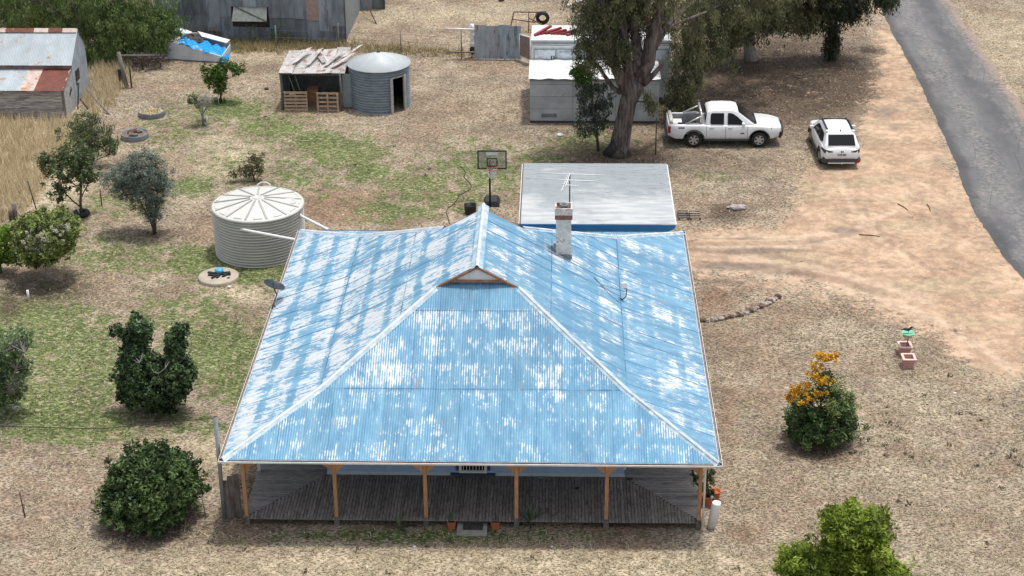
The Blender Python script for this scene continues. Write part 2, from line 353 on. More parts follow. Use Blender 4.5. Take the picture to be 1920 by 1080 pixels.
RUT = [(1385, 448, 80, 4, .7), (1420, 470, 110, 7, .9), (1380, 500, 90, 9, 1.), (1350, 530, 80, 7, .9), (1470, 512, 60, 8, .6), (1585, 432, 34, 7, 1.), (1540, 455, 60, 12, .4), (1690, 410, 20, 5, .3), (1760, 300, 30, 14, .6), (1710, 190, 34, 14, .6), (1660, 210, 40, 18, .7), (1680, 240, 30, 10, .6), (1440, 545, 60, 6, .7), (1700, 492, 30, 3, .5), (1860, 512, 30, 4, .4)]
def plines(px, py, L):
    r = np.zeros(px.shape)
    for w_, pts in L:
        dist = np.full(px.shape, 1e9)
        for (x1, y1), (x2, y2) in zip(pts, pts[1:]):
            L2 = (x2-x1)**2+(y2-y1)**2; t = np.clip(((px-x1)*(x2-x1)+(py-y1)*(y2-y1))/L2, 0, 1)
            dist = np.minimum(dist, np.hypot(px-x1-t*(x2-x1), py-y1-t*(y2-y1)))
        r = np.maximum(r, np.exp(-(dist/w_)**2))
    return r
C1 = [(1290, 448), (1400, 447), (1500, 446), (1600, 430), (1680, 395), (1740, 340), (1790, 300)]
C2 = [(1290, 480), (1420, 487), (1540, 505), (1660, 535), (1760, 575), (1850, 630), (1935, 690)]
C3 = [(1570, 310), (1590, 380), (1660, 460), (1760, 530), (1935, 610)]
C4 = [(1640, 300), (1680, 380), (1740, 450), (1935, 560)]
off = lambda c, dx, dy: [(x+dx, y+dy) for x, y in c]
TRK = [(5, C1[:5]), (6, off(C1[:4], 8, 17)), (7, C2[:5]), (9, off(C2, -6, 26)), (7, C3[:3])]
RDG = [(5, off(C1[:4], 3, 9)), (7, off(C2[:4], -3, 13)), (5, off(C2[:3], 2, -12)), (5, off(C3[1:4], 16, -3))]
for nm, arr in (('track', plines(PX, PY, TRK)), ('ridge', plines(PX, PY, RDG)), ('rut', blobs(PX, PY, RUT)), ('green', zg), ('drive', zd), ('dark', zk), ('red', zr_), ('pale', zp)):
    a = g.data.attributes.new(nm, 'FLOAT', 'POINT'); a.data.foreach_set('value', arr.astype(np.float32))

# ---- road
def road_mat():
    q = N('asphalt'); p = q.oco()
    a = q.noise(q.vscale(p, (1, .3, 1)), .8, 5, .65); b = q.noise(p, 4.5, 4, .7); c_ = q.noise(p, 30, 3, .7)
    c = q.mix(q.ramp(a, .35, .68), (.115, .115, .118), (.175, .172, .17))
    c = q.mix(q.math('MULTIPLY', q.ramp(q.math('ADD', q.math('MULTIPLY', b, .5), q.math('MULTIPLY', q.noise(q.vscale(p, (1, .5, 1)), .7, 3, .6), .5)), .52, .62), .7), c, (.27, .245, .23))
    c = q.mix(q.math('MULTIPLY', q.ramp(q.noise(p, .55, 3, .6), .5, .7), .4), c, (.21, .19, .185))
    c = q.mix(q.math('MULTIPLY', q.ramp(c_, .55, .75), .3), c, (.30, .29, .28))
    t = q.math('ADD', q.n('Attribute', attribute_name='across').outputs['Fac'], q.math('MULTIPLY_ADD', a, .16, -.08))
    c = q.mix(q.math('MULTIPLY', q.ramp(t, .14, .04), .6), c, (.06, .06, .062))
    c = q.mix(q.math('MULTIPLY', q.math('MULTIPLY', q.ramp(t, .16, .30), q.ramp(t, .50, .36)), q.math('MULTIPLY', q.ramp(b, .42, .58), .6)), c, (.25, .235, .225))
    c = q.mix(q.math('MULTIPLY', q.math('MULTIPLY', q.ramp(t, .48, .58), q.ramp(t, .80, .70)), .35), c, (.075, .078, .082))
    c = q.mix(q.math('MULTIPLY', q.ramp(q.math('ADD', t, q.math('MULTIPLY_ADD', b, .5, -.25)), .84, .97), .8), c, (.33, .255, .20))
    crk = q.n('TexVoronoi', feature='DISTANCE_TO_EDGE'); q.t.links.new(q.vscale(p, (1, .55, 1)), crk.inputs['Vector']); crk.inputs['Scale'].default_value = .9
    c = q.mix(q.math('MULTIPLY', q.ramp(crk.outputs['Distance'], .022, .006), q.ramp(a, .5, .62, 0.0, .5)), c, (.04, .04, .04))
    return q.fin(c, .9, 0, c_, .4, .01, .2)
le = [G(x, y) for x, y in [(1645, 0), (1672, 60), (1700, 110), (1722, 150), (1740, 190), (1765, 245), (1790, 300), (1806, 350), (1828, 400), (1855, 440), (1880, 480), (1925, 530)]]
le = [np.array([22.6, 300, 0]), np.array([22.2, 90, 0])]+le+[le[-1]+np.array([.3, -14, 0]), le[-1]+np.array([.6, -40, 0]), le[-1]+np.array([4, -220, 0])]
ly = np.array([p[1] for p in le]); lx = np.array([p[0] for p in le])
ry_ = np.array([300, 90, 58, 38, 19, -20, -200.]); rx_ = np.array([27.1, 26.6, 26.2, 25.9, 25.75, 26.0, 29.])
yy = np.concatenate([np.linspace(-200, -5, 30), np.arange(-4.7, 62, .3), np.linspace(63, 290, 40)])
V_ = []; nW = 14
for y in yy:
    a = np.interp(y, ly[::-1], lx[::-1])+rng.normal(0, .02)+.02*math.sin(y*1.7); b = np.interp(y, ry_[::-1], rx_[::-1])+rng.normal(0, .06)+.08*math.sin(y*1.1+2)
    for i in range(nW):
        t = i/(nW-1); V_.append((a+(b-a)*t, y, .006+.03*math.sin(math.pi*t)))
V_ = np.array(V_); ii = np.arange(len(V_)).reshape(-1, nW)
rd = npmesh('road', V_, np.stack([ii[:-1, :-1], ii[:-1, 1:], ii[1:, 1:], ii[1:, :-1]], -1).reshape(-1, 4), road_mat(), smooth=True); rd['kind'] = 'structure'
a = rd.data.attributes.new('across', 'FLOAT', 'POINT'); a.data.foreach_set('value', np.tile(np.linspace(0, 1, nW), len(yy)).astype(np.float32))

# ---- grass tufts, litter: many small blades (stuff)
def inhouse(x, y): return ((np.abs(x) < 7.0) & (y > .5) & (y < 16.3)) | ((x > 1.2) & (x < 7.1) & (y > 17.9) & (y < 24.2))
def onroad(x, y): return (x > np.interp(y, ly[::-1], lx[::-1])-.1) & (x < np.interp(y, ry_[::-1], rx_[::-1])+.1)
def vnoise(x, y, s, seed=0):
    x = x/s; y = y/s; xi = np.floor(x).astype(int); yi = np.floor(y).astype(int); fx = x-xi; fy = y-yi
    fx = fx*fx*(3-2*fx); fy = fy*fy*(3-2*fy)
    h = lambda a, b: (np.sin(a*127.1+b*311.7+seed)*43758.5453) % 1
    return (h(xi, yi)*(1-fx)+h(xi+1, yi)*fx)*(1-fy)+(h(xi, yi+1)*(1-fx)+h(xi+1, yi+1)*fx)*fy
def blades(name, N_, cond, h, wd, lean, m, tone=(0, 1), Xr=(-33, 33), Yr=(-4, 60), nper=5, spread=.05, nearb=True):
    t = rng.random(N_*6); y = Yr[0]+(Yr[1]-Yr[0])*(t**1.35 if nearb else t); hw = 9+.5*(y+14); x = 2.5+(rng.random(N_*6)*2-1)*np.minimum(hw, 34)
    d = np.stack([x, y, 0*x], 1)-CC; k = d @ fw; px = 960+FPX*(d @ CR)/k; py = 540-FPX*(d @ CU)/k
    ok = cond(px, py, x, y, rng.random(len(x))) & ~inhouse(x, y) & ~onroad(x, y)
    ix = rng.permutation(np.flatnonzero(ok))[:N_]; x, y = x[ix], y[ix]; n = len(x)
    x = np.repeat(x, nper)+rng.normal(0, spread, n*nper); y = np.repeat(y, nper)+rng.normal(0, spread, n*nper); n = len(x)
    a = rng.random(n)*2*math.pi; L = h*rng.uniform(.5, 1.4, n); le_ = rng.uniform(lean[0], lean[1], n)
    dirv = np.stack([np.cos(a)*np.sin(le_), np.sin(a)*np.sin(le_), np.cos(le_)], 1)*L[:, None]
    b = a+math.pi/2+rng.normal(0, .8, n); sd = np.stack([np.cos(b), np.sin(b), 0*b], 1)*wd/2*rng.uniform(.6, 1.5, n)[:, None]
    c = np.stack([x, y, np.full(n, .004)], 1)
    v = np.stack([c-sd, c+sd, c+dirv], 1).reshape(-1, 3); f = np.arange(3*n).reshape(n, 3)
    o = npmesh(name, v, f, m, tone=np.repeat(rng.uniform(tone[0], tone[1], n), 3)); o['kind'] = 'stuff'; return o
STRAW = leaf_mat('straw_blades', (.22, .17, .10), (.58, .50, .34), trans=.1)
GRASSM = leaf_mat('green_blades', (.06, .10, .025), (.20, .27, .08), trans=.15)
LITM = leaf_mat('litter_leaves', (.045, .03, .022), (.27, .19, .13), trans=0)
def c_dry(px, py, x, y, r):
    zg, zd, zk, zr, zp = zones(px, py); vn = .6*vnoise(x, y, .33)+.4*vnoise(x, y, 1.4, 5)+.25*zp; return r < np.clip(.85-zd*1.5-.5*zg-.5*zk-.5*zr, .02, 1)*np.clip((vn-.42)*6, .04, 1)
def c_grn(px, py, x, y, r): zg, zd, zk, zr, zp = zones(px, py); return r < np.clip(zg-.35-zd-zk*.3, 0, 1)*np.clip((vnoise(x, y, .5, 3)-.35)*5, .05, 1)
def c_lit(px, py, x, y, r): zg, zd, zk, zr, zp = zones(px, py); return r < np.clip(zk-.15-zd*.5+.06, 0, 1)
tag(blades('dry_grass', 26000, c_dry, .11, .034, (.9, 1.45), STRAW, tone=(.2, .9)), 'short dry straw coloured lawn across the yard', 'dry grass')
tag(blades('green_grass', 16000, c_grn, .075, .022, (.3, 1.2), GRASSM), 'short green grass in patches across the yard', 'grass')
tag(blades('leaf_litter', 14000, c_lit, .10, .045, (1.3, 1.56), LITM, nper=3, spread=.15), 'brown fallen leaves and bark under the gum trees', 'leaf litter')
DTUFT = leaf_mat('dark_tuft_blades', (.05, .045, .025), (.15, .13, .07), trans=0)
def c_tuft(px, py, x, y, r):
    m = blobs(px, py, [(1720, 820, 130, 40, 1), (1880, 870, 70, 60, 1), (1640, 760, 120, 60, .35), (880, 1060, 500, 40, .2), (520, 230, 90, 40, .25), (200, 900, 200, 80, .15), (1700, 1000, 220, 70, .3), (720, 320, 140, 60, .25), (1820, 760, 60, 20, .8)])
    return r < m*np.clip((vnoise(x, y, .5, 9)-.45)*4, 0, 1)
tag(blades('dark_tufts', 1500, c_tuft, .10, .05, (.3, 1.3), DTUFT, nper=14, spread=.06), 'dark scattered tussocks on the gravelly ground', 'grass')
def c_peb(px, py, x, y, r): return (r < .05) & (px > -50) & (px < 1970)
PEBM = leaf_mat('pebble', (.30, .26, .22), (.75, .72, .66), trans=0)
tag(blades('pebbles', 900, c_peb, .06, .06, (1.2, 1.5), PEBM, nper=1), 'small pale pebbles and chips strewn over the yard', 'pebbles')
FIELD = [(-80, 60), (30, 215), (60, 230), (190, 225), (150, 190), (175, 130), (230, 110), (250, 150), (190, 215), (120, 300), (75, 360), (40, 400), (0, 425), (-80, 470)]
def c_field(px, py, x, y, r): return soft_poly(px, py, FIELD, 12.) > r
TWG = leaf_mat('twig_blades', (.06, .045, .035), (.30, .25, .20), trans=0)
tag(blades('fallen_twigs', 700, c_lit, .55, .03, (1.45, 1.56), TWG, nper=2, spread=.3), 'fallen twigs and bark strips under the gum trees', 'twigs')
TALL = leaf_mat('tall_straw', (.42, .33, .18), (.82, .71, .50), trans=.2)
tag(blades('tall_dry_grass', 13000, c_field, .55, .03, (.1, .8), TALL, Xr=(-33, -12), Yr=(22, 56), nper=6, spread=.08, nearb=False), 'tall pale dry grass filling the paddock beside the timber shed', 'tall grass')
def c_strip(px, py, x, y, r): return (soft_poly(px, py, [(425, 100), (430, 78), (660, 82), (900, 100), (890, 108), (640, 99)], 6.) > r)
tag(blades('fence_line_grass', 2600, c_strip, .38, .03, (.1, .8), leaf_mat('rank_grass', (.16, .15, .05), (.55, .43, .24), trans=.2), Yr=(44, 52), nper=6, spread=.08, nearb=False), 'rank yellow grass along the wire fence by the iron shed', 'tall grass')
# ================================================================== FARMHOUSE
H = thing('farmhouse', 'large verandahed cottage with peeling blue corrugated iron hip roof', 'house', (0, 0, 0))
WX, DY = 7.35, 16.808
def rz(dd): return 2.75+.368*dd if dd <= 2.65 else 3.7254+.544*(dd-2.65)
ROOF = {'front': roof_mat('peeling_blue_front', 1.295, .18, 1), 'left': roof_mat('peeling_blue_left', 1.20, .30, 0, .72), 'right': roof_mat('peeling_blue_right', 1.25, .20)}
def face_sheets(side):
    # t runs along the eave, dd inwards
    if side in ('front', 'rear'): T0, T1 = -WX, WX
    else: T0, T1 = 0.0, DY
    def dmax(t):
        if side in ('front', 'rear'): return min(WX-abs(t), 6.12)
        e = min(t, DY-t); return 7.35 if e >= 6.08 else e
    def pt(t, dd, up):
        z = rz(dd)+up
        return {'front': (t, dd, z), 'rear': (t, DY-dd, z), 'left': (-WX+dd, t, z), 'right': (WX-dd, t, z)}[side]
    def uvof(t, dd): return (t+ (40 if side == 'left' else 80 if side == 'right' else 0), dd)
    cuts = {'front': [0, 2.65, 5.23, 6.12], 'rear': [0, 2.65, 6.12], 'left': [-.0, 2.65, 4.95, 7.35], 'right': [0, 2.65, 5.0, 7.35]}[side]
    n = int(round((T1-T0)/.76)); w_ = (T1-T0)/n; m = ROOF['front' if side == 'rear' else side]
    for i in range(n):
        for c in range(len(cuts)-1):
            lo, hi = cuts[c], cuts[c+1]; mb = MB(); uvs = []; laps = []
            K = 40; stp = w_/K; tilt = random.uniform(.003, .009); base = .006*c+random.uniform(0, .003)
            for j in range(K):
                a, b = T0+i*w_+j*stp, T0+i*w_+(j+1)*stp
                da, db_ = min(hi, dmax(a)), min(hi, dmax(b)); lo2 = lo-.03 if c else lo
                if side in ('left', 'right') and (a < 6.08) != (b < 6.08): pass
                if max(da, db_) <= lo+.02: continue
                da, db_ = max(da, lo2+.001), max(db_, lo2+.001)
                ua = .010*math.sin(2*math.pi*(a)/.076)+base+tilt*j/K; ub = .010*math.sin(2*math.pi*(b)/.076)+base+tilt*(j+1)/K
                q = [(a, lo2, ua), (b, lo2, ub), (b, db_, ub), (a, da, ua)]
                # ride over the pitch change without a gap
                mb.add([pt(*p) for p in q], [(0, 1, 2, 3) if side in ('front', 'right') else (3, 2, 1, 0)]); uvs += [uvof(p[0], p[1]) for p in (q if side in ('front', 'right') else q[::-1])]
                lq = [(j/K, p[1]-lo2 if c else 1.0) for p in q]; lq[1] = ((j+1)/K, lq[1][1]); lq[2] = ((j+1)/K, lq[2][1]); laps += lq if side in ('front', 'right') else lq[::-1]
            if not mb.f: continue
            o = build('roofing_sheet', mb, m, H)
            uvl = o.data.uv_layers.new(name='UVMap'); uvl.data.foreach_set('uv', np.array(uvs, np.float32).ravel())
            uvl = o.data.uv_layers.new(name='lap'); uvl.data.foreach_set('uv', np.array(laps, np.float32).ravel())
for s_ in ('front', 'left', 'right', 'rear'): face_sheets(s_)
CAP = [mat('worn_ridge_cap', (.34, .47, .56), .55, .25, 3, .1, dirt=(.58, .62, .64), dthr=.56, dscale=3, bs=.1), mat('ridge_bead', (.62, .66, .68), .5, .2, 3, .05, dirt=(.30, .45, .56), dthr=.60, dscale=3, bs=.1)]
def capline(pts, slope, wid=.17):
    mb = MB(); vs = []
    for i, p in enumerate(pts):
        d2 = np.array(pts[min(i+1, len(pts)-1)][:2])-np.array(pts[max(i-1, 0)][:2]); d2 = d2/np.linalg.norm(d2); l = np.array([-d2[1], d2[0]])
        for s, h in [(-wid, -wid*slope+.022), (-.07, -.07*slope+.03), (-.045, .045), (0, .072), (.045, .045), (.07, -.07*slope+.03), (wid, -wid*slope+.022)]:
            vs.append((p[0]+l[0]*s, p[1]+l[1]*s, p[2]+h))
    mb.add(vs, [(i*7+k, i*7+k+1, (i+1)*7+k+1, (i+1)*7+k) for i in range(len(pts)-1) for k in range(6)])
    mb.mi = [1 if k in (1, 2, 3) else 0 for i in range(len(pts)-1) for k in range(6)]
    return mb
for sx in (-1, 1):
    for back in (0, 1):
        P_ = [(sx*(WX-dd), (DY-dd if back else dd), rz(dd)) for dd in (0, 2.0, 2.65, 3.4, 6.0)]
        build('hip_cap', capline(P_, .36, .15), CAP, H)
build('ridge_cap', capline([(0, 6.02, rz(7.35)), (0, 11.15, rz(7.35))], .544, .19), CAP, H)
# gablets
BRN = mat('stained_timber', (.33, .17, .105), .8, .3, 6, .1)
for yy0, sg in ((6.05, 1), (DY-6.05, -1)):
    for sx in (-1, 1):
        mb = MB().beam((0, yy0, rz(7.35)-.03), (sx*1.42, yy0, rz(7.35)-.03-1.42*.544), .06, .07)
        build('barge_board', mb, BRN, H)
    build('gable_panel', MB().prism([(-.84, yy0+.05*sg, 5.80), (.84, yy0+.05*sg, 5.80), (0, yy0+.05*sg, 6.24)], (0, .02*sg, 0)), mat('white_board', (.80, .80, .79), .6, .1), H)
    build('gable_rail', MB().box((0, yy0+.03*sg, 5.765), (1.9, .05, .075)), BRN, H)
    build('gable_infill', MB().prism([(-1.25, yy0+.06*sg, 5.57), (1.25, yy0+.06*sg, 5.57), (.95, yy0+.06*sg, 5.74), (-.95, yy0+.06*sg, 5.74)], (0, .02*sg, 0)), mat('shaded_stained_blue', (.10, .17, .25), .8, .4, 6), H)  # dark blue holds both stains and the shade beneath the gable
# gutters (U channel) and fascia
WHT = mat('white_paint', (.78, .77, .76), .5, .12, 5, .03, dirt=(.50, .44, .40), dthr=.70, dscale=4)
GIN = mat('gutter_inside', (.23, .19, .17), .7, .4, 5)
def gutter(a, b, out):
    a = np.array(a, float); b = np.array(b, float); o_ = np.array(out, float)
    prof = [(0.0, .0), (.0, -.07), (.09, -.07), (.105, -.005), (.09, .0), (.085, -.055), (.012, -.055), (.012, .0)]
    vs = []
    for p, sgn in ((a, -1), (b, 1)):
        dd = (b-a)/np.linalg.norm(b-a)
        for s, h in prof: vs.append(p+o_*s+dd*sgn*s+np.array([0, 0, h]))
    n = len(prof); mb = MB(); mb.add(vs, [(i, (i+1) % n, n+(i+1) % n, n+i) for i in range(n)]+[tuple(range(n)), tuple(range(2*n-1, n-1, -1))])
    mb.mi = [0, 0, 0, 0, 1, 1, 1, 0, 0, 0]; return mb
zE = 2.745
cs = [(-WX, 0), (WX, 0), (WX, DY), (-WX, DY)]
for i, out in enumerate([(0, -1, 0), (1, 0, 0), (0, 1, 0), (-1, 0, 0)]):
    a, b = cs[i], cs[(i+1) % 4]
    o_ = np.array(out)*.004
    build('gutter', gutter((a[0]+o_[0], a[1]+o_[1], zE), (b[0]+o_[0], b[1]+o_[1], zE), out), [WHT, GIN], H)
    build('fascia_board', MB().beam((a[0]-np.sign(a[0])*.05, a[1]+(.05 if a[1] < 1 else -.05), 2.70), (b[0]-np.sign(b[0])*.05, b[1]+(.05 if b[1] < 1 else -.05), 2.70), .03, .06), BRN, H)
# verandah plate + rafters
tb = mat('orange_timber', (.47, .25, .125), .7, .25, 5, .12, stretch=(6, 6, .8), dirt=(.20, .15, .12), dthr=.66, dscale=2)
build('verandah_plate', MB().beam((-6.95, .72, 2.66), (6.95, .72, 2.66), .08, .12).beam((-6.95, .72, 2.66), (-6.95, 16, 2.66), .08, .12).beam((6.95, .72, 2.66), (6.95, 16, 2.66), .08, .12), tb, H)
mb = MB()
for x in np.arange(-6.6, 6.7, .6):
    ye = min(3.1, WX-abs(x)-.1); mb.beam((x, .4, rz(.4)-.09), (x, ye, rz(min(ye, 2.65))-.09), .05, .09)
tag(build('rafters', mb, BRN, H), kind='stuff')
# walls: weatherboards
BLW = mat('pale_blue_paint', (.33, .44, .60), .55, .12, 3, .03)
mb = MB(); X0, Y0, Y1 = 4.72, 3.16, 13.6; nb = 21; bh = (3.60-.42)/nb
def boards(a, b, out):
    a, b, o_ = np.array(a, float), np.array(b, float), np.array(out, float)
    for i in range(nb):
        z0 = .42+i*bh; z1 = z0+bh
        mb.add([a+o_*.022+[0, 0, z0], b+o_*.022+[0, 0, z0], b+o_*.004+[0, 0, z1], a+o_*.004+[0, 0, z1], a+[0, 0, z0], b+[0, 0, z0]], [(0, 1, 2, 3), (4, 5, 1, 0)])
boards((-X0, Y0, 0), (X0, Y0, 0), (0, -1, 0)); boards((X0, Y0, 0), (X0, Y1, 0), (1, 0, 0)); boards((X0, Y1, 0), (-X0, Y1, 0), (0, 1, 0)); boards((-X0, Y1, 0), (-X0, Y0, 0), (-1, 0, 0))
tag(build('weatherboards', mb, BLW, H), kind='stuff')
build('wall', MB().box((0, (Y0+Y1)/2, 1.97), (2*X0-.02, Y1-Y0-.02, 3.2)), BLW, H)
build('base_board', MB().box((0, Y0-.015, .37), (2*X0+.04, .03, .12)), mat('pale_trim', (.50, .55, .58), .6, .1), H)
for sx in (-1, 1): build('corner_board', MB().box((sx*(X0+.015), Y0-.01, 2.1), (.09, .09, 3.0)), mat('pale_trim', (.5, .55, .58)), H)
# window
wm = build('window', MB().box((-.08, Y0-.035, 1.66), (.88, .05, .08)).box((-.08, Y0-.035, .46), (.88, .05, .07)).box((-.48, Y0-.035, 1.06), (.08, .05, 1.12)).box((.32, Y0-.035, 1.06), (.08, .05, 1.12)), mat('cream_frame', (.72, .71, .64), .5, .1), H)
build('pane', MB().box((-.08, Y0-.028, 1.06), (.72, .02, 1.12)), mat('dark_glass', (.01, .011, .013), .08, .05, spec=.6, orand=0), wm)
mb = MB()
for x in np.linspace(-.38, .22, 7): mb.box((x, Y0-.07, 1.05), (.022, .018, 1.1))
for z in (.53, .74, 1.38): mb.box((-.08, Y0-.072, z), (.70, .016, .018))
build('security_grille', mb, mat('grille_white', (.55, .54, .50), .5, .1), wm)
for x in (-.58, .42): build('shutter', MB().box((x, Y0-.04, 1.1), (.09, .06, 1.15)), mat('navy_trim', (.04, .08, .17), .5, .1), H)
build('window_sill', MB().box((-.08, Y0-.07, .40), (1.42, .14, .05)), mat('navy_trim', (.04, .08, .17)), H)
# verandah deck boards
DK = mat('weathered_deck', (.25, .215, .19), .85, .35, 5, .18, stretch=(3, 1, 1), dirt=(.14, .115, .10), dthr=.58, dscale=1.5)
DK2 = mat('weathered_deck_side', (.29, .265, .245), .85, .3, 5, .18, stretch=(1, 4, 1), dirt=(.15, .13, .12), dthr=.6, dscale=1.2)
nb_ = 138; wb = 14.0/nb_
for i in range(nb_):
    x = -7.0+(i+.5)*wb; ax = abs(x); y1 = Y0 if ax < 4.72 else .6+(7.0-ax)*(2.56/2.28)
    if y1 < .66: continue
    build('deck_board', MB().box((x, (.58+y1)/2, .29+random.uniform(-.003, .003)), (wb-.014, y1-.58, .022)), DK, H)
for sx in (-1, 1):
    for k in range(50):
        y = .66+(k+.5)*.10; xi = 7.0-(y-.6)/(2.56/2.28)
        xi = max(xi+.03, 4.73) if y < 3.16 else 4.74
        if 7.0-xi < .05: continue
        build('side_deck_board', MB().box((sx*(7.0+xi)/2, y, .287+random.uniform(-.002, .002)), (7.0-xi, .094, .022)), DK2, H)
    tag(build('rear_deck', MB().box((sx*5.87, 9.8, .285), (2.26, 8.2, .02)), DK2, H))
build('deck_bearer', MB().box((0, .80, .19), (13.9, .05, .14)).box((-6.96, 7, .2), (.05, 12.7, .15)).box((6.96, 7, .2), (.05, 12.7, .15)).box((0, 3.0, .2), (13.8, .05, .15)), mat('dark_bearer', (.085, .07, .06), .9, .3), H)  # bearers coloured dark to stand in for the shadow gap under the deck
for x in (-6.9, -4.14, -1.40, 1.36, 4.09, 6.9):
    build('stump', MB().box((x, .74, .1), (.16, .16, .3)), mat('stump_grey', (.15, .135, .12), .9), H)
# posts
px_ = [(-6.9, .72), (-4.14, .72), (-1.40, .72), (1.36, .72), (4.09, .72), (6.9, .72)]
for i, (x, y) in enumerate(px_):
    pst = build('verandah_post', MB().box((x, y, 1.46), (.115, .115, 2.32)), tb, H, bevel=.01)
    if 0 < i: build('post_foot', MB().box((x, y, .315), (.13, .13, .05)), mat('stump_grey', (.22, .20, .18)), pst)
    for s in (-1, 1):
        if abs(x+s*.3) > 7: continue
        build('bracket', MB().prism([(x+s*.06, y-.03, 2.24), (x+s*.06, y-.03, 1.88), (x+s*.12, y-.03, 1.98), (x+s*.20, y-.03, 2.08), (x+s*.32, y-.03, 2.14), (x+s*.32, y-.03, 2.24)], (0, .06, 0)), tb, pst)
for x in (-6.95, 6.95):
    for y in (3.35, 6.1, 8.9, 11.7, 14.5):
        build('verandah_post', MB().box((x, y, 1.46), (.1, .1, 2.32)), WHT, H)
build('downpipe', MB().tube([(7.06, .62, 2.6), (7.02, .60, 2.3), (7.02, .58, .1)], .032, 8), WHT, H)
# chimney
cx_, cy_ = 2.76, 10.36; ch = thing
CHW = mat('whitewashed_brick', (.66, .65, .61), .85, .2, 6, .03, dirt=(.30, .22, .17), dthr=.63, dscale=5)
CZ = -.42
chp = build('chimney', MB().box((cx_, cy_, 5.55+CZ/2), (.52, .50, 2.1+CZ)), CHW, H)
build('brick_band', MB().box((cx_, cy_, 6.68+CZ), (.60, .58, .16)), mat('bare_brick', (.26, .12, .085), .9, .3, 9), chp)
build('chimney_crown', MB().box((cx_, cy_-.26, 6.88+CZ), (.60, .06, .24)).box((cx_, cy_+.26, 6.88+CZ), (.60, .06, .24)).box((cx_-.27, cy_, 6.88+CZ), (.06, .46, .24)).box((cx_+.27, cy_, 6.88+CZ), (.06, .46, .24)).box((cx_, cy_, 6.79+CZ), (.5, .46, .05)), mat('crown_render', (.60, .55, .52), .85, .2, 5, dirt=(.25, .13, .09), dthr=.55, dscale=4), chp)
build('chimney_pot', MB().lathe([(.13, 6.8), (.13, 7.02), (.15, 7.06), (.11, 7.06), (.10, 6.85)], (cx_, cy_, CZ), 14), mat('sooty_pot', (.33, .32, .31), .7), chp)
build('loose_brick', MB().box((cx_-.14, cy_-.10, 6.86+CZ), (.2, .1, .09), .5), mat('soot_and_shade_black', (.03, .028, .027)), chp)
build('loose_brick', MB().box((cx_+.14, cy_-.12, 6.86+CZ), (.2, .1, .09), -.7), mat('soot_and_shade_black', (.03, .028, .027)), chp)
build('flashing', MB().box((cx_-.30, cy_, 4.99), (.08, .56, .16)).box((cx_, cy_-.28, 4.80), (.60, .05, .16), 0), mat('grey_flashing', (.20, .22, .25), .6), chp)
for xx in (.08, -.1, .18):  # cracks in the render
    pass
# course relief of brickwork under the paint
mb = MB()
for k_ in range(16):
    z = 4.62+k_*.1; mb.box((cx_, cy_-.2525, z), (.515, .006, .078))
tag(build('brick_courses', mb, CHW, chp), kind='stuff')
# TV antenna on the chimney
ALU = mat('antenna_alloy', (.80, .80, .80), .4, .05)
at = thing('tv_antenna', 'tv antenna with two long horizontal rods on a mast behind the chimney', 'antenna', (cx_+.2, cy_+.34, 5.7))
mx, my = cx_+.2, cy_+.34; zt_ = 7.60
build('mast', MB().tube([(mx, my, 5.7), (mx, my, zt_)], .022, 8), mat('dark_mast', (.06, .06, .065), .6), at)
build('boom', MB().tube([(mx, my+.05, zt_), (mx-.15, my-1.0, zt_-.05)], .016, 6), ALU, at)
build('boom', MB().tube([(mx-.08, my+.1, zt_-.1), (mx-.3, my-1.1, zt_-.2)], .016, 6), ALU, at)
for (yo, L1, L2, dz) in [(0, 1.15, 1.25, 0), (-.42, .85, .95, -.05), (-.75, .28, .3, -.1)]:
    build('rod', MB().tube([(mx-L1, my+yo+.02, zt_+dz+.03), (mx+L2, my+yo-.04, zt_+dz-.03)], .020, 6), ALU, at)
# satellite dish at left eave
dp = V(513, 538, 10.6)
sd = thing('satellite_dish', 'black satellite dish on an arm at the left eave of the blue roof', 'satellite dish', (dp[0], dp[1], dp[2]-.5))
mb = MB(); prof = [(r, .10*(r/.38)**2) for r in np.linspace(0.005, .38, 8)]
mb.lathe(prof+[(.385, .105), (.385, .085), (.2, .01)], (0, 0, 0), 28)
tm = Matrix.Translation(Vector(dp)) @ Matrix.Rotation(R_(-62), 4, Vector((1, .25, 0)))
tm = Matrix.Translation(Vector(dp)) @ Matrix.Rotation(R_(20), 4, 'Y') @ Matrix.Rotation(R_(-8), 4, 'X')
mb.v = [tuple(tm @ Vector(p)) for p in mb.v]
build('reflector', mb, mat('dish_black', (.018, .03, .042), .5, .1), sd)
base_ = np.array([-7.3, 10.1, 2.78])
build('arm', MB().tube([base_, base_+[-.05, 0, .15], dp+[.12, -.15, -.22], dp+[0, 0, -.02]], .022, 8), mat('arm_grey', (.16, .17, .19), .5), sd)
build('feed_horn', MB().tube([dp+[.05, -.3, .28], dp+[.03, -.2, .2]], .035, 8).tube([dp+[.05, -.33, .26], dp+[.1, -.36, 0]], .012, 6), mat('dish_black', (.018, .03, .042)), sd)
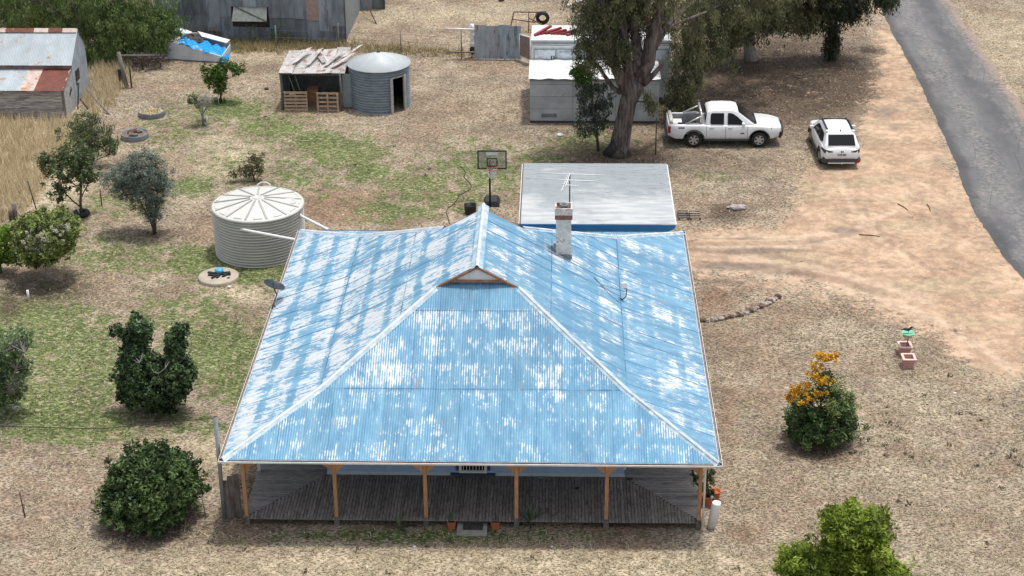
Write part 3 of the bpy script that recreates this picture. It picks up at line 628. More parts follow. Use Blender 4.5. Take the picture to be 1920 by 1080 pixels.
# small internet antenna on right slope
b0 = np.array([4.77, 8.96, 3.72]); t0 = V(1170, 535, 8.95)
ia = thing('roof_antenna', 'small white box antenna on a bent black bracket on the right roof slope', 'antenna', b0)
build('bracket_arm', MB().tube([b0, b0+[.12, 0, .12], b0+[.14, 0, .4], t0-[0, 0, .1]], .02, 8).tube([b0+[0, 0, .02], b0+[-.15, .15, .03]], .02, 6), mat('dark_mast', (.06, .06, .065)), ia)
build('antenna_box', MB().box(t0, (.22, .1, .2), .2, rx=-.2), mat('box_white', (.72, .72, .70), .4, .05), ia, bevel=.02)
build('cable', MB().tube([b0+[.1, 0, .3], [4.1, 9.3, rz(WX-4.1)+.05], [3.8, 9.6, rz(WX-3.8)+.04], [4.4, 8.8, rz(WX-4.4)+.03], [4.7, 8.6, rz(WX-4.7)+.04]], .008, 5), mat('blue_cable', (.03, .12, .25)), ia)

# ---- front step, pots
CONC = mat('concrete', (.36, .34, .30), .9, .2, 7, .03)
s0 = G(885, 990, .1)
st = tag(build('step_slab', MB().box((s0[0], s0[1], .055), (.92, .60, .11)), CONC, loc=(s0[0], s0[1], 0), bevel=.01), 'low concrete step slab in front of the verandah', 'step')
mt = MB().box((s0[0]+.03, s0[1]+.04, .125), (.60, .34, .022), -.02)
tag(build('door_mat', mt, mat('dark_rubber', (.075, .07, .062), .9, .5, 14), loc=(s0[0], s0[1], .11)), 'dark rubber mat lying on the concrete step', 'mat')
TERR = mat('terracotta', (.42, .12, .06), .8, .15, 5, .05)
def sqpot(x, y, w_, h_, m, z=0.0, rim=None):
    mb = MB(); t = .025
    mb.add([(x+sx*w_*.36, y+sy*w_*.36, z) for sx, sy in ((-1, -1), (1, -1), (1, 1), (-1, 1))]+[(x+sx*w_/2, y+sy*w_/2, z+h_) for sx, sy in ((-1, -1), (1, -1), (1, 1), (-1, 1))]
           + [(x+sx*(w_/2-t), y+sy*(w_/2-t), z+h_) for sx, sy in ((-1, -1), (1, -1), (1, 1), (-1, 1))]+[(x+sx*(w_*.42-t), y+sy*(w_*.42-t), z+h_*.75) for sx, sy in ((-1, -1), (1, -1), (1, 1), (-1, 1))],
           [(3, 2, 1, 0)]+[(i, (i+1) % 4, 4+(i+1) % 4, 4+i) for i in range(4)]+[(4+i, 4+(i+1) % 4, 8+(i+1) % 4, 8+i) for i in range(4)]+[(8+i, 8+(i+1) % 4, 12+(i+1) % 4, 12+i) for i in range(4)])
    return mb
SOIL = mat('soil', (.10, .065, .045), .95, .3, 9)
GREENS = leaf_mat('pot_plant_leaves', (.03, .055, .02), (.10, .16, .06))
def sprig(n, c, h, L, wd, spread=.6, up=1.):
    a = rng.random(n)*6.28; tl = rng.uniform(.1, spread, n); l = L*rng.uniform(.6, 1.2, n)
    dv = np.stack([np.cos(a)*np.sin(tl), np.sin(a)*np.sin(tl), np.cos(tl)*up], 1)*l[:, None]
    b = a+1.57; s = np.stack([np.cos(b), np.sin(b), 0*b], 1)*wd/2
    c = np.array(c)+np.stack([np.cos(a)*.02, np.sin(a)*.02, rng.uniform(0, h, n)], 1)
    drop = np.zeros_like(dv); drop[:, 2] = -.25*l*np.sin(tl)
    v = np.stack([c-s*.4, c+s*.4, c+dv*.6+s, c+dv*.6-s, c+dv+drop, c+dv+drop], 1)
    f = np.concatenate([np.stack([np.arange(n)*6+k for k in (0, 1, 2, 3)], 1), np.stack([np.arange(n)*6+k for k in (3, 2, 4, 5)], 1)])
    return v.reshape(-1, 3), f, np.repeat(rng.random(n), 6)
for (x, y, lab) in [(847, 985, 'terracotta pot with a small plant left of the step'), (929, 985, 'terracotta pot with a thin twig right of the step')]:
    p = G(x, y+5, 0); T = thing('plant_pot', lab, 'pot', p, 'terracotta pots beside the step')
    build('pot', sqpot(p[0], p[1], .27, .27, TERR), TERR, T); build('soil', MB().box((p[0], p[1], .2), (.2, .2, .02)), SOIL, T)
    v, f, tn = sprig(9 if x < 900 else 4, (p[0], p[1], .2), .22 if x < 900 else .25, .16, .04); npmesh('leaves', v, f, GREENS, T, tone=tn)
    build('stem', MB().tube([(p[0], p[1], .2), (p[0]+.02, p[1], .42)], .008, 5), SOIL, T)
STRAP = leaf_mat('strap_leaves', (.05, .085, .045), (.20, .25, .15))
for (x, y, n, L, lab, nm) in [(995, 990, 26, .75, 'tall strappy green plant at the front edge of the verandah', 'tall'), (750, 992, 14, .6, 'sprawling flopped plant left of the step at the verandah edge', 'low')]:
    p = G(x, y, 0); T = thing('strappy_plant', lab, 'plant', p)
    v, f, tn = sprig(n, (p[0], p[1], .02), .25 if nm == 'tall' else .03, L, .06, .75 if nm == 'tall' else 1.5); npmesh('leaves', v, f, STRAP, T, tone=tn)
    build('stem', MB().tube([(p[0], p[1], 0), (p[0], p[1]+.03, .4 if nm == 'tall' else .1)], .02, 6), STRAP, T)
for (x, y, r_, lab) in [(1181, 898, .3, 'small dark scrap on the deck nearest the mitre line'), (1082, 916, 1.2, 'small dark scrap on the middle deck boards'), (1014, 896, -.4, 'small pale green scrap on the deck by the wall')]:
    p = G(x, y, .31); mb = MB().blob((p[0], p[1], .325), (.10, .05, .025), 7, 4, .3)
    tag(build('scrap', mb, mat('pale_scrap', (.22, .27, .24)) if x < 1050 else mat('soot_and_shade_black', (.03, .028, .027)), loc=(p[0], p[1], .3)), lab, 'scrap')
# white cylinder, orange pots and climbing plant at right corner
p = G(1334, 992); q_ = V(1341, 946, p[1]+.02)
wc = tag(build('white_cylinder', MB().tube([(p[0], p[1]+.1, 0), (p[0]+.12, p[1]+.1, .86), (p[0]+.121, p[1]+.1, .90)], [.135, .14, .125], 20), mat('clean_white', (.80, .80, .80), .35, .03, orand=0), loc=(p[0], p[1]+.1, 0)), 'plain white upright cylinder leaning by the right verandah corner', 'cylinder')
pots = [(G(1324, 945), .19, 'orange round pot behind the downpipe', 1), (G(1341, 937), .16, 'smaller orange pot right of the climbing plant', 0)]
for p, r, lab, big in pots:
    T = thing('round_pot', lab, 'pot', p, 'round orange pots at the verandah corner')
    build('pot', MB().lathe([(r*.7, 0), (r, .3), (r*1.08, .3), (r*1.08, .34), (r*.9, .34), (r*.85, .26), (.01, .26)], (p[0], p[1], 0), 18), mat('orange_pot', (.58, .15, .06), .6, .1), T)
    if big:
        build('cane', MB().tube([(p[0], p[1], .2), (p[0]-.05, p[1]+.02, 1.6)], .015, 6), SOIL, T)
# fence-like grey boards and galvanised pole at left corner
GW = mat('grey_old_timber', (.17, .145, .13), .9, .4, 5, .15, stretch=(5, 5, .7), dirt=(.09, .07, .06), dthr=.55)
a_ = G(430, 970); T = thing('board_screen', 'short screen of weathered grey boards beside the left verandah corner', 'screen', a_)
for i, (xx, hh) in enumerate([(426, 1.35), (436, 1.5), (446, 1.55)]):
    p = G(xx+2, 971); build('board', MB().box((p[0], p[1]+.02*i, hh/2), (.2, .04, hh), .05*i), GW, T)
p = G(421, 973); q = V(409, 782, p[1]+.05)
pl = thing('power_pole', 'tall galvanised steel pole by the left corner of the blue roof', 'pole', p)
build('pole_shaft', MB().tube([p, (p[0]+.01, p[1], 3.66)], .062, 14), mat('galvanised', (.30, .34, .37), .5, .2, 3, metal=.3), pl)
build('pole_cap', MB().tube([(p[0]+.01, p[1], 3.665), (p[0]+.01, p[1], 3.70)], .066, 14), BRN, pl)
e = G(-30, 798, 3.5); mid = (np.array([p[0], p[1], 3.6])+e)/2-[0, 0, .25]
tag(build('overhead_cable', MB().tube([(p[0], p[1], 3.6), mid, tuple(e)], .012, 5), mat('soot_and_shade_black', (.03, .028, .027)), loc=(p[0], p[1], 3.6)), 'thin black cable running left from the steel pole', 'cable')

# ================================================================== ANNEX (flat grey roof behind house)
A = thing('laundry_annex', 'low flat roofed annex with stained white corrugated roof and blue fascia', 'outbuilding', (4.1, 21, 0))
ax0, ax1, ay0, ay1 = 1.11, 7.15, 17.92, 24.25
AR = None
def annex_mat():
    q = N('stained_white_roof'); p = q.oco()
    s = q.noise(q.vscale(p, (.5, 3.5, 1)), 1.2, 5, .65); t = q.noise(q.vscale(p, (.6, 1, 1)), .7, 4, .6)
    sep = q.n('SeparateXYZ'); q.t.links.new(p, sep.inputs[0])
    up = q.ramp(sep.outputs[1], -2.0, 1.5)
    c = q.mix(q.ramp(s, .42, .58), (.40, .425, .435), (.53, .54, .53))
    c = q.mix(q.math('MULTIPLY', q.ramp(q.math('ADD', t, q.math('MULTIPLY', up, .28)), .5, .72), .85), c, (.245, .275, .29))
    c = q.mix(q.math('MULTIPLY', q.math('MULTIPLY', q.ramp(q.noise(q.vscale(p, (1.2, 9, 1)), 1.3, 4, .7), .565, .62), up), .8), c, (.15, .165, .175))
    c = q.mix(q.math('MULTIPLY', q.rnd(), .12), c, (.5, .53, .55))
    return q.fin(c, .6, 0, s, .1, .01, .35)
AR = annex_mat()
nr = 8; wy = (ay1-ay0)/nr
for i in range(nr):
    for j in range(2):
        x0 = ax0+j*(ax1-ax0)/2; L = (ax1-ax0)/2+(.05 if j == 0 else 0)
        y0 = ay0+i*wy; z = 2.6+.004*i+.004*j
        build('roofing_sheet', corr(MB(), (x0, y0, z), (0, wy, 0), (L, 0, 0), lift=.006, N_=(0, 0, 1)), AR, A)
BLF = mat('cobalt_fascia', (.05, .26, .56), .5, .1, 2, .02)
build('fascia', MB().prism([(ax0, ay0-.02, 2.58), (ax1-.0, ay0-.02, 2.58), (ax1-.05, ay0-.02, 2.42), (ax1-.35, ay0-.02, 2.26), (ax0, ay0-.02, 2.26)], (0, .03, 0)), BLF, A)
build('side_flashing', MB().box((ax0-.02, (ay0+ay1)/2, 2.58), (.05, ay1-ay0, .09)), mat('dark_flash', (.10, .09, .09)), A)
build('side_flashing', MB().box((ax0-.06, (ay0+ay1)/2, 2.57), (.03, ay1-ay0, .07)), WHT, A)
build('side_flashing', MB().box((ax1+.02, (ay0+ay1)/2, 2.57), (.04, ay1-ay0, .07)), WHT, A)
build('wall', MB().box(((ax0+ax1)/2-.1, (ay0+ay1)/2+.4, 1.25), (ax1-ax0-.8, ay1-ay0-1.2, 2.5)), BLW, A)
for x in (ax0+.15, 3.1, 5.1, ax1-.45): build('post', MB().box((x, ay0+.25, 1.22), (.09, .09, 2.44)), BLF, A)
# gratings / crates at right side
for k_, (x, lab) in enumerate([(1281, 'dark slatted crate lying against the annex wall'), (1303, 'pale broken crate lying on the leaf litter')]):
    p = G(x, 408); T = thing('crate', lab, 'crate', p, 'old crates beside the annex')
    for j in range(4): build('slat', MB().box((p[0], p[1]-.25+j*.22, .12+.01*j), (.46, .07, .03), .05), GW if k_ == 0 else mat('pale_timber', (.34, .28, .22), .9, .3), T)
    for j in (-1, 1): build('bearer', MB().box((p[0]+j*.2, p[1]+.08, .06), (.05, .75, .08), .05), GW, T)
p = G(1381, 392); tag(build('rock', MB().blob((p[0], p[1], .08), (.42, .2, .14), 10, 6, .2), mat('grey_rock', (.42, .38, .36), .9, .2), loc=(p[0], p[1], 0)), 'pale flat rock on the dark burnt patch beside the drive', 'rock')

# ================================================================== WATER TANK
CRM = mat('cream_poly', (.60, .585, .52), .45, .06, 2, 0); CRT = mat('cream_lid', (.60, .595, .55), .45, .06, 2, 0)
tc = (-9.74, 21.08); TR = 1.87; TH = 2.02
T = thing('water_tank', 'large cream ribbed rainwater tank beside the house', 'water tank', (*tc, 0))
prof = []
for i in range(16*8+1):
    t = i/8; prof.append((TR-.07+.07*math.cos(2*math.pi*t), .02+t*(TH-.04)/16))
build('wall', MB().lathe(prof, (*tc, 0), 96), CRM, T)
build('lid', MB().lathe([(TR+.02, TH-.03), (TR+.03, TH+.02), (TR-.05, TH+.06), (.25, TH+.30), (.01, TH+.31)], (*tc, 0), 72), CRT, T)
for i in range(13):
    a = 2*math.pi*(i+.5)/13; c_, s_ = math.cos(a), math.sin(a)
    build('lid_rib', MB().beam((tc[0]+c_*.3, tc[1]+s_*.3, TH+.30), (tc[0]+c_*(TR-.08), tc[1]+s_*(TR-.08), TH+.075), .07, .05), mat('rib_shade', (.36, .355, .33), .5, .05), T)
    a2 = a+.16; build('lid_step', MB().beam((tc[0]+math.cos(a-.1)*(TR-.15), tc[1]+math.sin(a-.1)*(TR-.15), TH+.09), (tc[0]+math.cos(a-.3)*(TR-.15), tc[1]+math.sin(a-.3)*(TR-.15), TH+.09), .06, .03), CRT, T)
build('lid_hub', MB().lathe([(.20, TH+.28), (.20, TH+.34), (.13, TH+.34), (.12, TH+.31), (.01, TH+.31)], (*tc, 0), 20), CRT, T)
hx, hy = tc[0]+1.3, tc[1]+.0
build('hatch', MB().lathe([(.30, TH+.08), (.30, TH+.17), (.26, TH+.17), (.24, TH+.13), (.01, TH+.14)], (hx, hy, 0), 24), CRT, T)
build('lifting_loop', MB().tube([(tc[0]+.28*math.cos(t)-.05, tc[1]+TR+.02+.1*math.sin(t), TH+.02+.15*math.sin(t)) for t in np.linspace(0, math.pi, 12)], .035, 6), CRT, T)
PVC = mat('pvc_white', (.80, .80, .79), .3, .03, orand=0)
for (a, b, lab) in [(V(452, 430, 19.33), G(556, 450, 2.62), 'white pipe from the tank front to the eave'), (V(563, 404, 20.6), G(616, 431, 2.5), 'white pipe from the tank side to the rear eave')]:
    d_ = (b-a)/np.linalg.norm(b-a)
    tag(build('rain_pipe', MB().tube([a+[0, .12, 0], a, a+d_*.1, b], [.055, .06, .055, .055], 12), PVC, loc=tuple(a)), lab, 'pipe', 'white pipes between tank and roof')
# concrete lid with fittings
p = G(410, 522); T = thing('concrete_lid', 'round concrete lid in the grass beside the tank', 'lid', p)
build('lid_slab', MB().lathe([(.80, 0), (.80, .12), (.77, .14), (.01, .15)], (p[0], p[1], 0), 40), mat('pale_concrete', (.50, .44, .35), .9, .15, 4), T)
build('lid_hole', MB().lathe([(.06, .151), (.06, .156), (.01, .157)], (p[0]+.45, p[1]-.25, 0), 10), mat('soot_and_shade_black', (.03, .028, .027)), T)  # raised black disc, shade of the hole put into its colour
T = thing('tool_tangle', 'tangle of black straps and bars on the concrete lid', 'tools', (p[0], p[1], .15))
for (x0, y0, x1, y1) in [(-.45, .2, -.1, .05), (-.4, -.05, .1, -.1), (-.2, -.35, .05, .05), (0, -.3, .15, .2), (.1, .05, .5, .0), (-.05, .1, .45, .15), (.2, -.2, .4, .05)]:
    build('bar', MB().beam((p[0]+x0, p[1]+y0, .18), (p[0]+x1, p[1]+y1, .21), .09, .05), mat('black_plastic', (.02, .021, .024), .5), T)
tag(build('blue_cap', MB().lathe([(.17, 0), (.18, .08), (.12, .13), (.01, .14)], (p[0]+.0, p[1]+.2, .22), 16), mat('sky_blue_plastic', (.10, .45, .70), .4), loc=(p[0], p[1]+.2, .22)), 'bright blue cap sitting among the black bars', 'cap')
p = G(430, 540); tag(build('stone', MB().blob((p[0], p[1], .05), (.08, .06, .06), 8, 5), WHT, loc=(p[0], p[1], 0)), 'small white stone in front of the concrete lid', 'stone')

# ================================================================== BASKETBALL HOOP
p = G(919, 388); T = thing('basketball_hoop', 'black framed portable basketball hoop behind the blue roof ridge', 'basketball hoop', p)
BLK = mat('black_metal', (.018, .018, .02), .45, .1)
build('pole', MB().tube([(p[0], p[1], 0), (p[0], p[1], 2.2)], .045, 10), BLK, T)
build('base', MB().box((p[0]+.05, p[1]+.45, .12), (.75, 1.0, .24), 0, taper=.7), BLK, T, bevel=.03)
bx, by = p[0]+.02, p[1]-.32; b0_ = V(896, 283, by); b1_ = V(949, 316, by)
x0, x1, z1, z0 = b0_[0], b1_[0], b0_[2], b1_[2]
q = N('clear_board'); bp = q.n('BsdfPrincipled'); bp.inputs['Base Color'].default_value = (.30, .31, .30, 1); bp.inputs['Alpha'].default_value = .35; bp.inputs['Roughness'].default_value = .2; q.t.links.new(bp.outputs[0], q.out.inputs[0]); CLR = q.m
bd = build('backboard', MB().box(((x0+x1)/2, by, (z0+z1)/2), (x1-x0, .02, z1-z0)), CLR, T)
mb = MB()
for z in (z0, z1): mb.box(((x0+x1)/2, by, z), (x1-x0+.06, .045, .05))
for x in (x0, x1): mb.box((x, by, (z0+z1)/2), (.05, .045, z1-z0-.05))
build('board_frame', mb, BLK, bd)
mb = MB(); xm = (x0+x1)/2
for z in (z0+.12, z0+.46): mb.box((xm, by-.018, z), (.46, .01, .045))
for x in (xm-.21, xm+.21): mb.box((x, by-.018, z0+.29), (.045, .01, .30))
build('target_square', mb, BLK, bd)
build('board_decal', MB().box((xm, by-.016, z1-.12), (.50, .008, .12)), WHT, bd)
build('rim', MB().tube([(xm+.22*math.cos(t), by-.26+.22*math.sin(t), z0+.08) for t in np.linspace(0, 2*math.pi, 25)], .014, 6, cap=False).beam((xm, by-.05, z0+.08), (xm, by, z0+.08), .12, .03), mat('rim_red', (.60, .06, .07), .5), T)
mb = MB()
for k_ in range(12):
    a = 2*math.pi*k_/12
    for s in (-1, 1):
        pts = []
        for j in range(5):
            t = j/4; rr = .22-.11*t; aa = a+s*t*1.05; pts.append((xm+rr*math.cos(aa), by-.26+rr*math.sin(aa), z0+.07-.40*t))
        mb.tube(pts, .009, 4, cap=False)
build('net', mb, WHT, T)
build('support_arm', MB().beam((p[0]-.04, p[1], 2.0), (xm-.06, by, z0+.35), .03, .03).beam((p[0]+.04, p[1], 2.0), (xm+.06, by, z0+.35), .03, .03).beam((p[0], p[1], 1.7), (xm, by, z0+.1), .03, .03), BLK, T)
p = G(882, 400); tag(build('black_tub', MB().lathe([(.24, 0), (.27, .40), (.28, .41), (.25, .41), (.23, .15), (.01, .14)], (p[0], p[1], 0), 24), BLK, loc=tuple(p)), 'round black tub on the lawn left of the basketball hoop', 'tub')
hp = [(862, 312), (868, 316), (873, 324), (870, 333), (878, 341), (884, 348), (882, 356), (872, 361), (862, 366), (856, 376), (850, 384), (840, 391), (836, 398), (840, 408), (843, 420)]
tag(build('garden_hose', MB().tube([G(x, y)+[0, 0, .02] for x, y in hp], .018, 6), mat('hose_green', (.035, .04, .025), .6), loc=tuple(G(870, 340))), 'dark garden hose snaking over the lawn by the hoop', 'hose')
# ================================================================== ROUND TANK SHED
GAL = mat('dark_galv', (.28, .32, .35), .5, .2, 2.5, .05, metal=.25, stretch=(1, 1, 2.5), bs=.1)
GALR = mat('pale_galv_roof', (.50, .54, .55), .5, .08, 2, .02, bs=.05)
tc = (-6.5, 39.0); TR, TH = 1.55, 2.22
T = thing('tank_shed', 'round shed made from an old corrugated tank with open doorway', 'shed', (*tc, 0))
dA0, dA1 = R_(-62), R_(-32)
prof = [(TR-.045+.045*math.cos(2*math.pi*i/8), TH*i/(16*8)) for i in range(16*8+1)]
mb = MB().lathe(prof, (*tc, 0), 84, dA1, dA0+2*math.pi)
mb.lathe([q for q in prof if q[1] > 1.78], (*tc, 0), 8, dA0, dA1)
build('wall', mb, GAL, T)
build('inner_wall', MB().lathe([(TR-.12, 0), (TR-.12, TH)], (*tc, 0), 48, dA1, dA0+2*math.pi), mat('soot_and_shade_black', (.03, .028, .027)), T)  # shade inside the doorway put into the near-black lining
for a in (dA0, dA1):
    x, y = tc[0]+(TR+.03)*math.cos(a), tc[1]+(TR+.03)*math.sin(a)
    build('door_jamb', MB().box((x, y, .93), (.09, .13, 1.86), a), mat('jamb_grey', (.42, .42, .41), .7), T)
build('lintel', MB().beam((tc[0]+(TR+.03)*math.cos(dA0), tc[1]+(TR+.03)*math.sin(dA0), 1.84), (tc[0]+(TR+.03)*math.cos(dA1), tc[1]+(TR+.03)*math.sin(dA1), 1.84), .06, .08), mat('jamb_grey', (.42, .42, .41)), T)
# cone roof in six sectors, one with an opening
ns = 8
for i in range(ns):
    a0 = 2*math.pi*i/ns+.2; a1 = a0+2*math.pi/ns
    build('roof_sector', MB().lathe([(TR+.06, TH-.03), (TR+.06, TH+.01), (.04, TH+.56)], (tc[0], tc[1], .002*(i % 3)), 10, a0, a1), GALR, T)
build('roof_cap', MB().lathe([(.10, TH+.54), (.09, TH+.6), (.01, TH+.6)], (*tc, 0), 12), BLK, T)
ha = R_(28); sl_ = .55/TR; c0 = np.array([tc[0]+1.02*math.cos(ha), tc[1]+1.02*math.sin(ha)*.6, TH+.56-sl_*1.1+.02])
h = MB().box((0, 0, 0), (.52, .26, .012)); tm = Matrix.Translation(Vector(c0)) @ Matrix.Rotation(R_(-24), 4, 'Z') @ Matrix.Rotation(R_(18), 4, 'Y')
h.v = [tuple(tm @ Vector(v)) for v in h.v]; build('roof_opening', h, mat('soot_and_shade_black', (.03, .028, .027)), T)  # black slab on the roof stands in for shade inside the opening

# ================================================================== LEAN-TO with pallets
RUSTR = mat('rusty_pale_iron', (.47, .45, .43), .6, .2, 3, .14, dirt=(.27, .15, .11), dthr=.56, dscale=2.2, bs=.1)
T = thing('open_lean_to', 'open fronted lean-to with buckled rusty iron roof beside the tank shed', 'shed', (-9.9, 39, 0))
lx0, lx1, ly0, ly1 = -11.35, -8.35, 38.1, 40.9
for i in range(5):
    w_ = (lx1-lx0+.3)/5; x = lx0-.1+i*w_
    build('roofing_sheet', corr(MB(), (x, ly0-.15, 1.98+random.uniform(-.02, .02)), (w_+.04, 0, random.uniform(-.04, .04)), (random.uniform(-.05, .2), ly1-ly0+random.uniform(-.3, .3), .30+random.uniform(-.03, .08)), lift=.012, amp=.012, N_=(0, 0, 1)), RUSTR, T)
for (x, y, dx, dy, dz) in [(-10.2, 38.6, .5, 1.6, .35), (-9.9, 40.2, .55, -1.3, -.12), (-9.3, 38.5, .7, 1.5, .3), (-8.9, 38.4, .9, 1.3, .3), (-10.9, 38.9, .6, 1.5, .3), (-8.5, 39.6, .8, 1.2, .25)]:
    p0 = np.array([x, y, 2.1+(y-38)*.11]); build('loose_sheet', corr(MB(), p0, (.26, .05, .06), (dx, dy, dz), per=.076, amp=.012, N_=(0, 0, 1)), RUSTR, T)
DT = mat('dark_timber', (.075, .065, .06), .9, .3)
GT = mat('grey_timber', (.20, .185, .17), .9, .3, 4, stretch=(4, 4, .8))
for x, y, m_ in ((lx0, ly0, GT), (lx1-.0, ly0-.1, GT), (lx0, ly1, DT), (lx1, ly1, DT)): build('post', MB().tube([(x, y, 0), (x+.02, y, 1.05), (x-.02, y, 2.0)], [.075, .07, .06], 8), m_, T)
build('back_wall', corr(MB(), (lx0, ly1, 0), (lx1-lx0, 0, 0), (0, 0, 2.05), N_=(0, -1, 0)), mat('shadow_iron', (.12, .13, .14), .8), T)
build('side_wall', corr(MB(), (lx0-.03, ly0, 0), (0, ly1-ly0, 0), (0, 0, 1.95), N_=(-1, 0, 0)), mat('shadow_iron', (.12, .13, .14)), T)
build('side_panel', MB().box((lx1+.33, ly0+.25, .95), (.55, .05, 1.75), .1), mat('blue_grey_panel', (.24, .28, .30), .6, .15), T)
build('plate', MB().beam((lx0, ly0, 1.92), (lx1, ly0-.1, 1.90), .08, .1), DT, T)
PW = mat('pallet_wood', (.46, .32, .22), .85, .25, 6, .1)
for k_, (x, lab, cx) in enumerate([(-10.65, 'left wooden pallet standing across the lean-to opening', 0), (-9.02, 'right wooden pallet with a centre stile in the lean-to opening', 1)]):
    y = ly0-.12-.12*k_; P_ = thing('pallet', lab, 'pallet', (x, y, 0), 'pallets in the lean-to'); h = 1.02; w_ = 1.2 if k_ == 0 else 1.12
    for j in range(6 if k_ == 0 else 5):
        build('slat', MB().box((x, y-.06, .08+j*(h-.12)/(5 if k_ == 0 else 4)), (w_, .025, .11 if k_ == 0 else .09)), PW, P_)
    for s in (-1, 0, 1): build('stringer', MB().box((x+s*(w_/2-.06), y-(.1 if k_ else 0), h/2), (.06 if k_ == 0 else .09, .09 if k_ == 0 else .03, h)), PW, P_)
for k_, (x, lab) in enumerate([(-11.0, 'leftmost grey plank leaning inside the lean-to'), (-10.7, 'second grey plank leaning inside the lean-to')]):
    tag(build('leaning_plank', MB().beam((x, 38.35, 1.75), (x+.42, 38.6, .0), .07, .04), GT, loc=(x+.4, 38.6, 0)), lab, 'plank', 'planks inside the lean-to')
tag(build('wooden_box', MB().box((-9.95, 39.2, .4), (.5, .5, .8)).box((-9.95, 38.94, .4), (.42, .02, .7)), mat('box_brown', (.30, .16, .08), .8), loc=(-9.95, 39.2, 0)), 'brown wooden box in the back of the lean-to', 'box')
tag(build('scrap_heap', MB().blob((-9.5, 39.4, .2), (.45, .5, .35), 9, 6, .3), mat('shadow_iron', (.12, .13, .14)), loc=(-9.5, 39.4, 0)), 'dark heap of scrap on the lean-to floor', 'scrap')

# ================================================================== WHITE BLOCK BUILDING + VAN BODY BEHIND
GREYW = mat('grey_sheeted_wall', (.44, .46, .475), .75, .18, 1.3, .04, dirt=(.24, .25, .27), dthr=.60, dscale=1.0)
WROOF = mat('white_roof_membrane', (.68, .69, .68), .6, .10, 3, .03, dirt=(.50, .51, .51), dthr=.63, dscale=1.6, bs=.8)
T = thing('white_roofed_shed', 'grey walled flat shed with bright white roof behind the big gum', 'shed', (4.3, 36.5, 0))
wx0, wx1, wy0, wy1 = 1.15, 7.5, 36.4, 39.1
rows = [.08, .72, 1.36, 1.98, 2.26]
for i in range(4):
    for j in range(3):
        xx = wx0+(wx1-wx0)*j/3; build('wall_sheet', MB().box((xx+(wx1-wx0)/6, wy0-.004*(i % 2), (rows[i]+rows[i+1])/2), ((wx1-wx0)/3-.015, .03, rows[i+1]-rows[i]-.014)), GREYW, T)
build('wall_core', MB().box(((wx0+wx1)/2, (wy0+wy1)/2+.02, 1.12), (wx1-wx0-.06, wy1-wy0-.04, 2.2)), mat('dark_galv2', (.15, .16, .18), .7), T)
build('base_plinth', MB().box(((wx0+wx1)/2, wy0-.03, .05), (wx1-wx0, .06, .10)), mat('dark_bearer', (.085, .07, .06)), T)
build('wall_vent', MB().box((wx0+.95, wy0-.03, .38), (.75, .02, .18)), mat('vent_grey', (.20, .21, .22)), T)
build('eave_gutter', MB().box(((wx0+wx1)/2, wy0-.06, 2.22), (wx1-wx0, .07, .09)), mat('vent_grey', (.20, .21, .22)), T)
# slightly rumpled roof skin
nx_, ny_ = 40, 16; vs = []; 
for j in range(ny_+1):
    for i in range(nx_+1):
        vs.append((wx0-.05+(wx1-wx0+.1)*i/nx_, wy0-.12+(wy1-wy0+.15)*j/ny_, 2.30+.04*j/ny_+.02*math.sin(i*1.3+j)+.015*math.sin(j*2.1-i*.7)+(.06 if (5 < i < 12 and 8 < j < 11) else 0)*math.sin(i)))
build('roof', MB().add(vs, [(j*(nx_+1)+i, j*(nx_+1)+i+1, (j+1)*(nx_+1)+i+1, (j+1)*(nx_+1)+i) for j in range(ny_) for i in range(nx_)], 0, True), WROOF, T)
VW = mat('van_white', (.70, .74, .76), .4, .08, 3, .02)
T = thing('caravan', 'old white caravan body with panelled side behind the white roofed shed', 'caravan', (4.6, 40.5, 0))
vx0, vx1, vy0, vy1, vz = 1.2, 8.2, 39.25, 41.7, 3.28
build('body', MB().box(((vx0+vx1)/2, (vy0+vy1)/2, vz/2+.15), (vx1-vx0, vy1-vy0, vz-.3)), VW, T, bevel=.04)
build('roof', MB().box(((vx0+vx1)/2, (vy0+vy1)/2, vz+.03), (vx1-vx0+.06, vy1-vy0+.06, .07)), WROOF, T, bevel=.02)
LG = mat('panel_grey', (.36, .42, .47), .5)
build('cornice', MB().box(((vx0+vx1)/2, vy0-.03, vz-.10), (vx1-vx0, .05, .05)), mat('edge_grey', (.25, .29, .32)), T)
build('cornice', MB().box(((vx0+vx1)/2, vy0-.03, vz-.26), (vx1-vx0-.1, .03, .07)), WHT, T)
for i in range(6):
    xx = vx0+.12+i*1.13
    f = build('side_panel', MB().box((xx+.54, vy0-.015, 2.55), (1.02, .02, .56)), mat('panel_pale', (.62, .68, .72), .4), T)
    build('panel_trim', MB().box((xx+.54, vy0-.03, 2.86), (1.06, .02, .025)).box((xx+.01, vy0-.03, 2.55), (.025, .02, .6)).box((xx+1.07, vy0-.03, 2.55), (.025, .02, .6)), LG, f)
for x in (3.05, 3.17): build('handle', MB().box((vx0+x-2.05, vy0-.035, 2.42), (.05, .03, .18)), BLK, T)
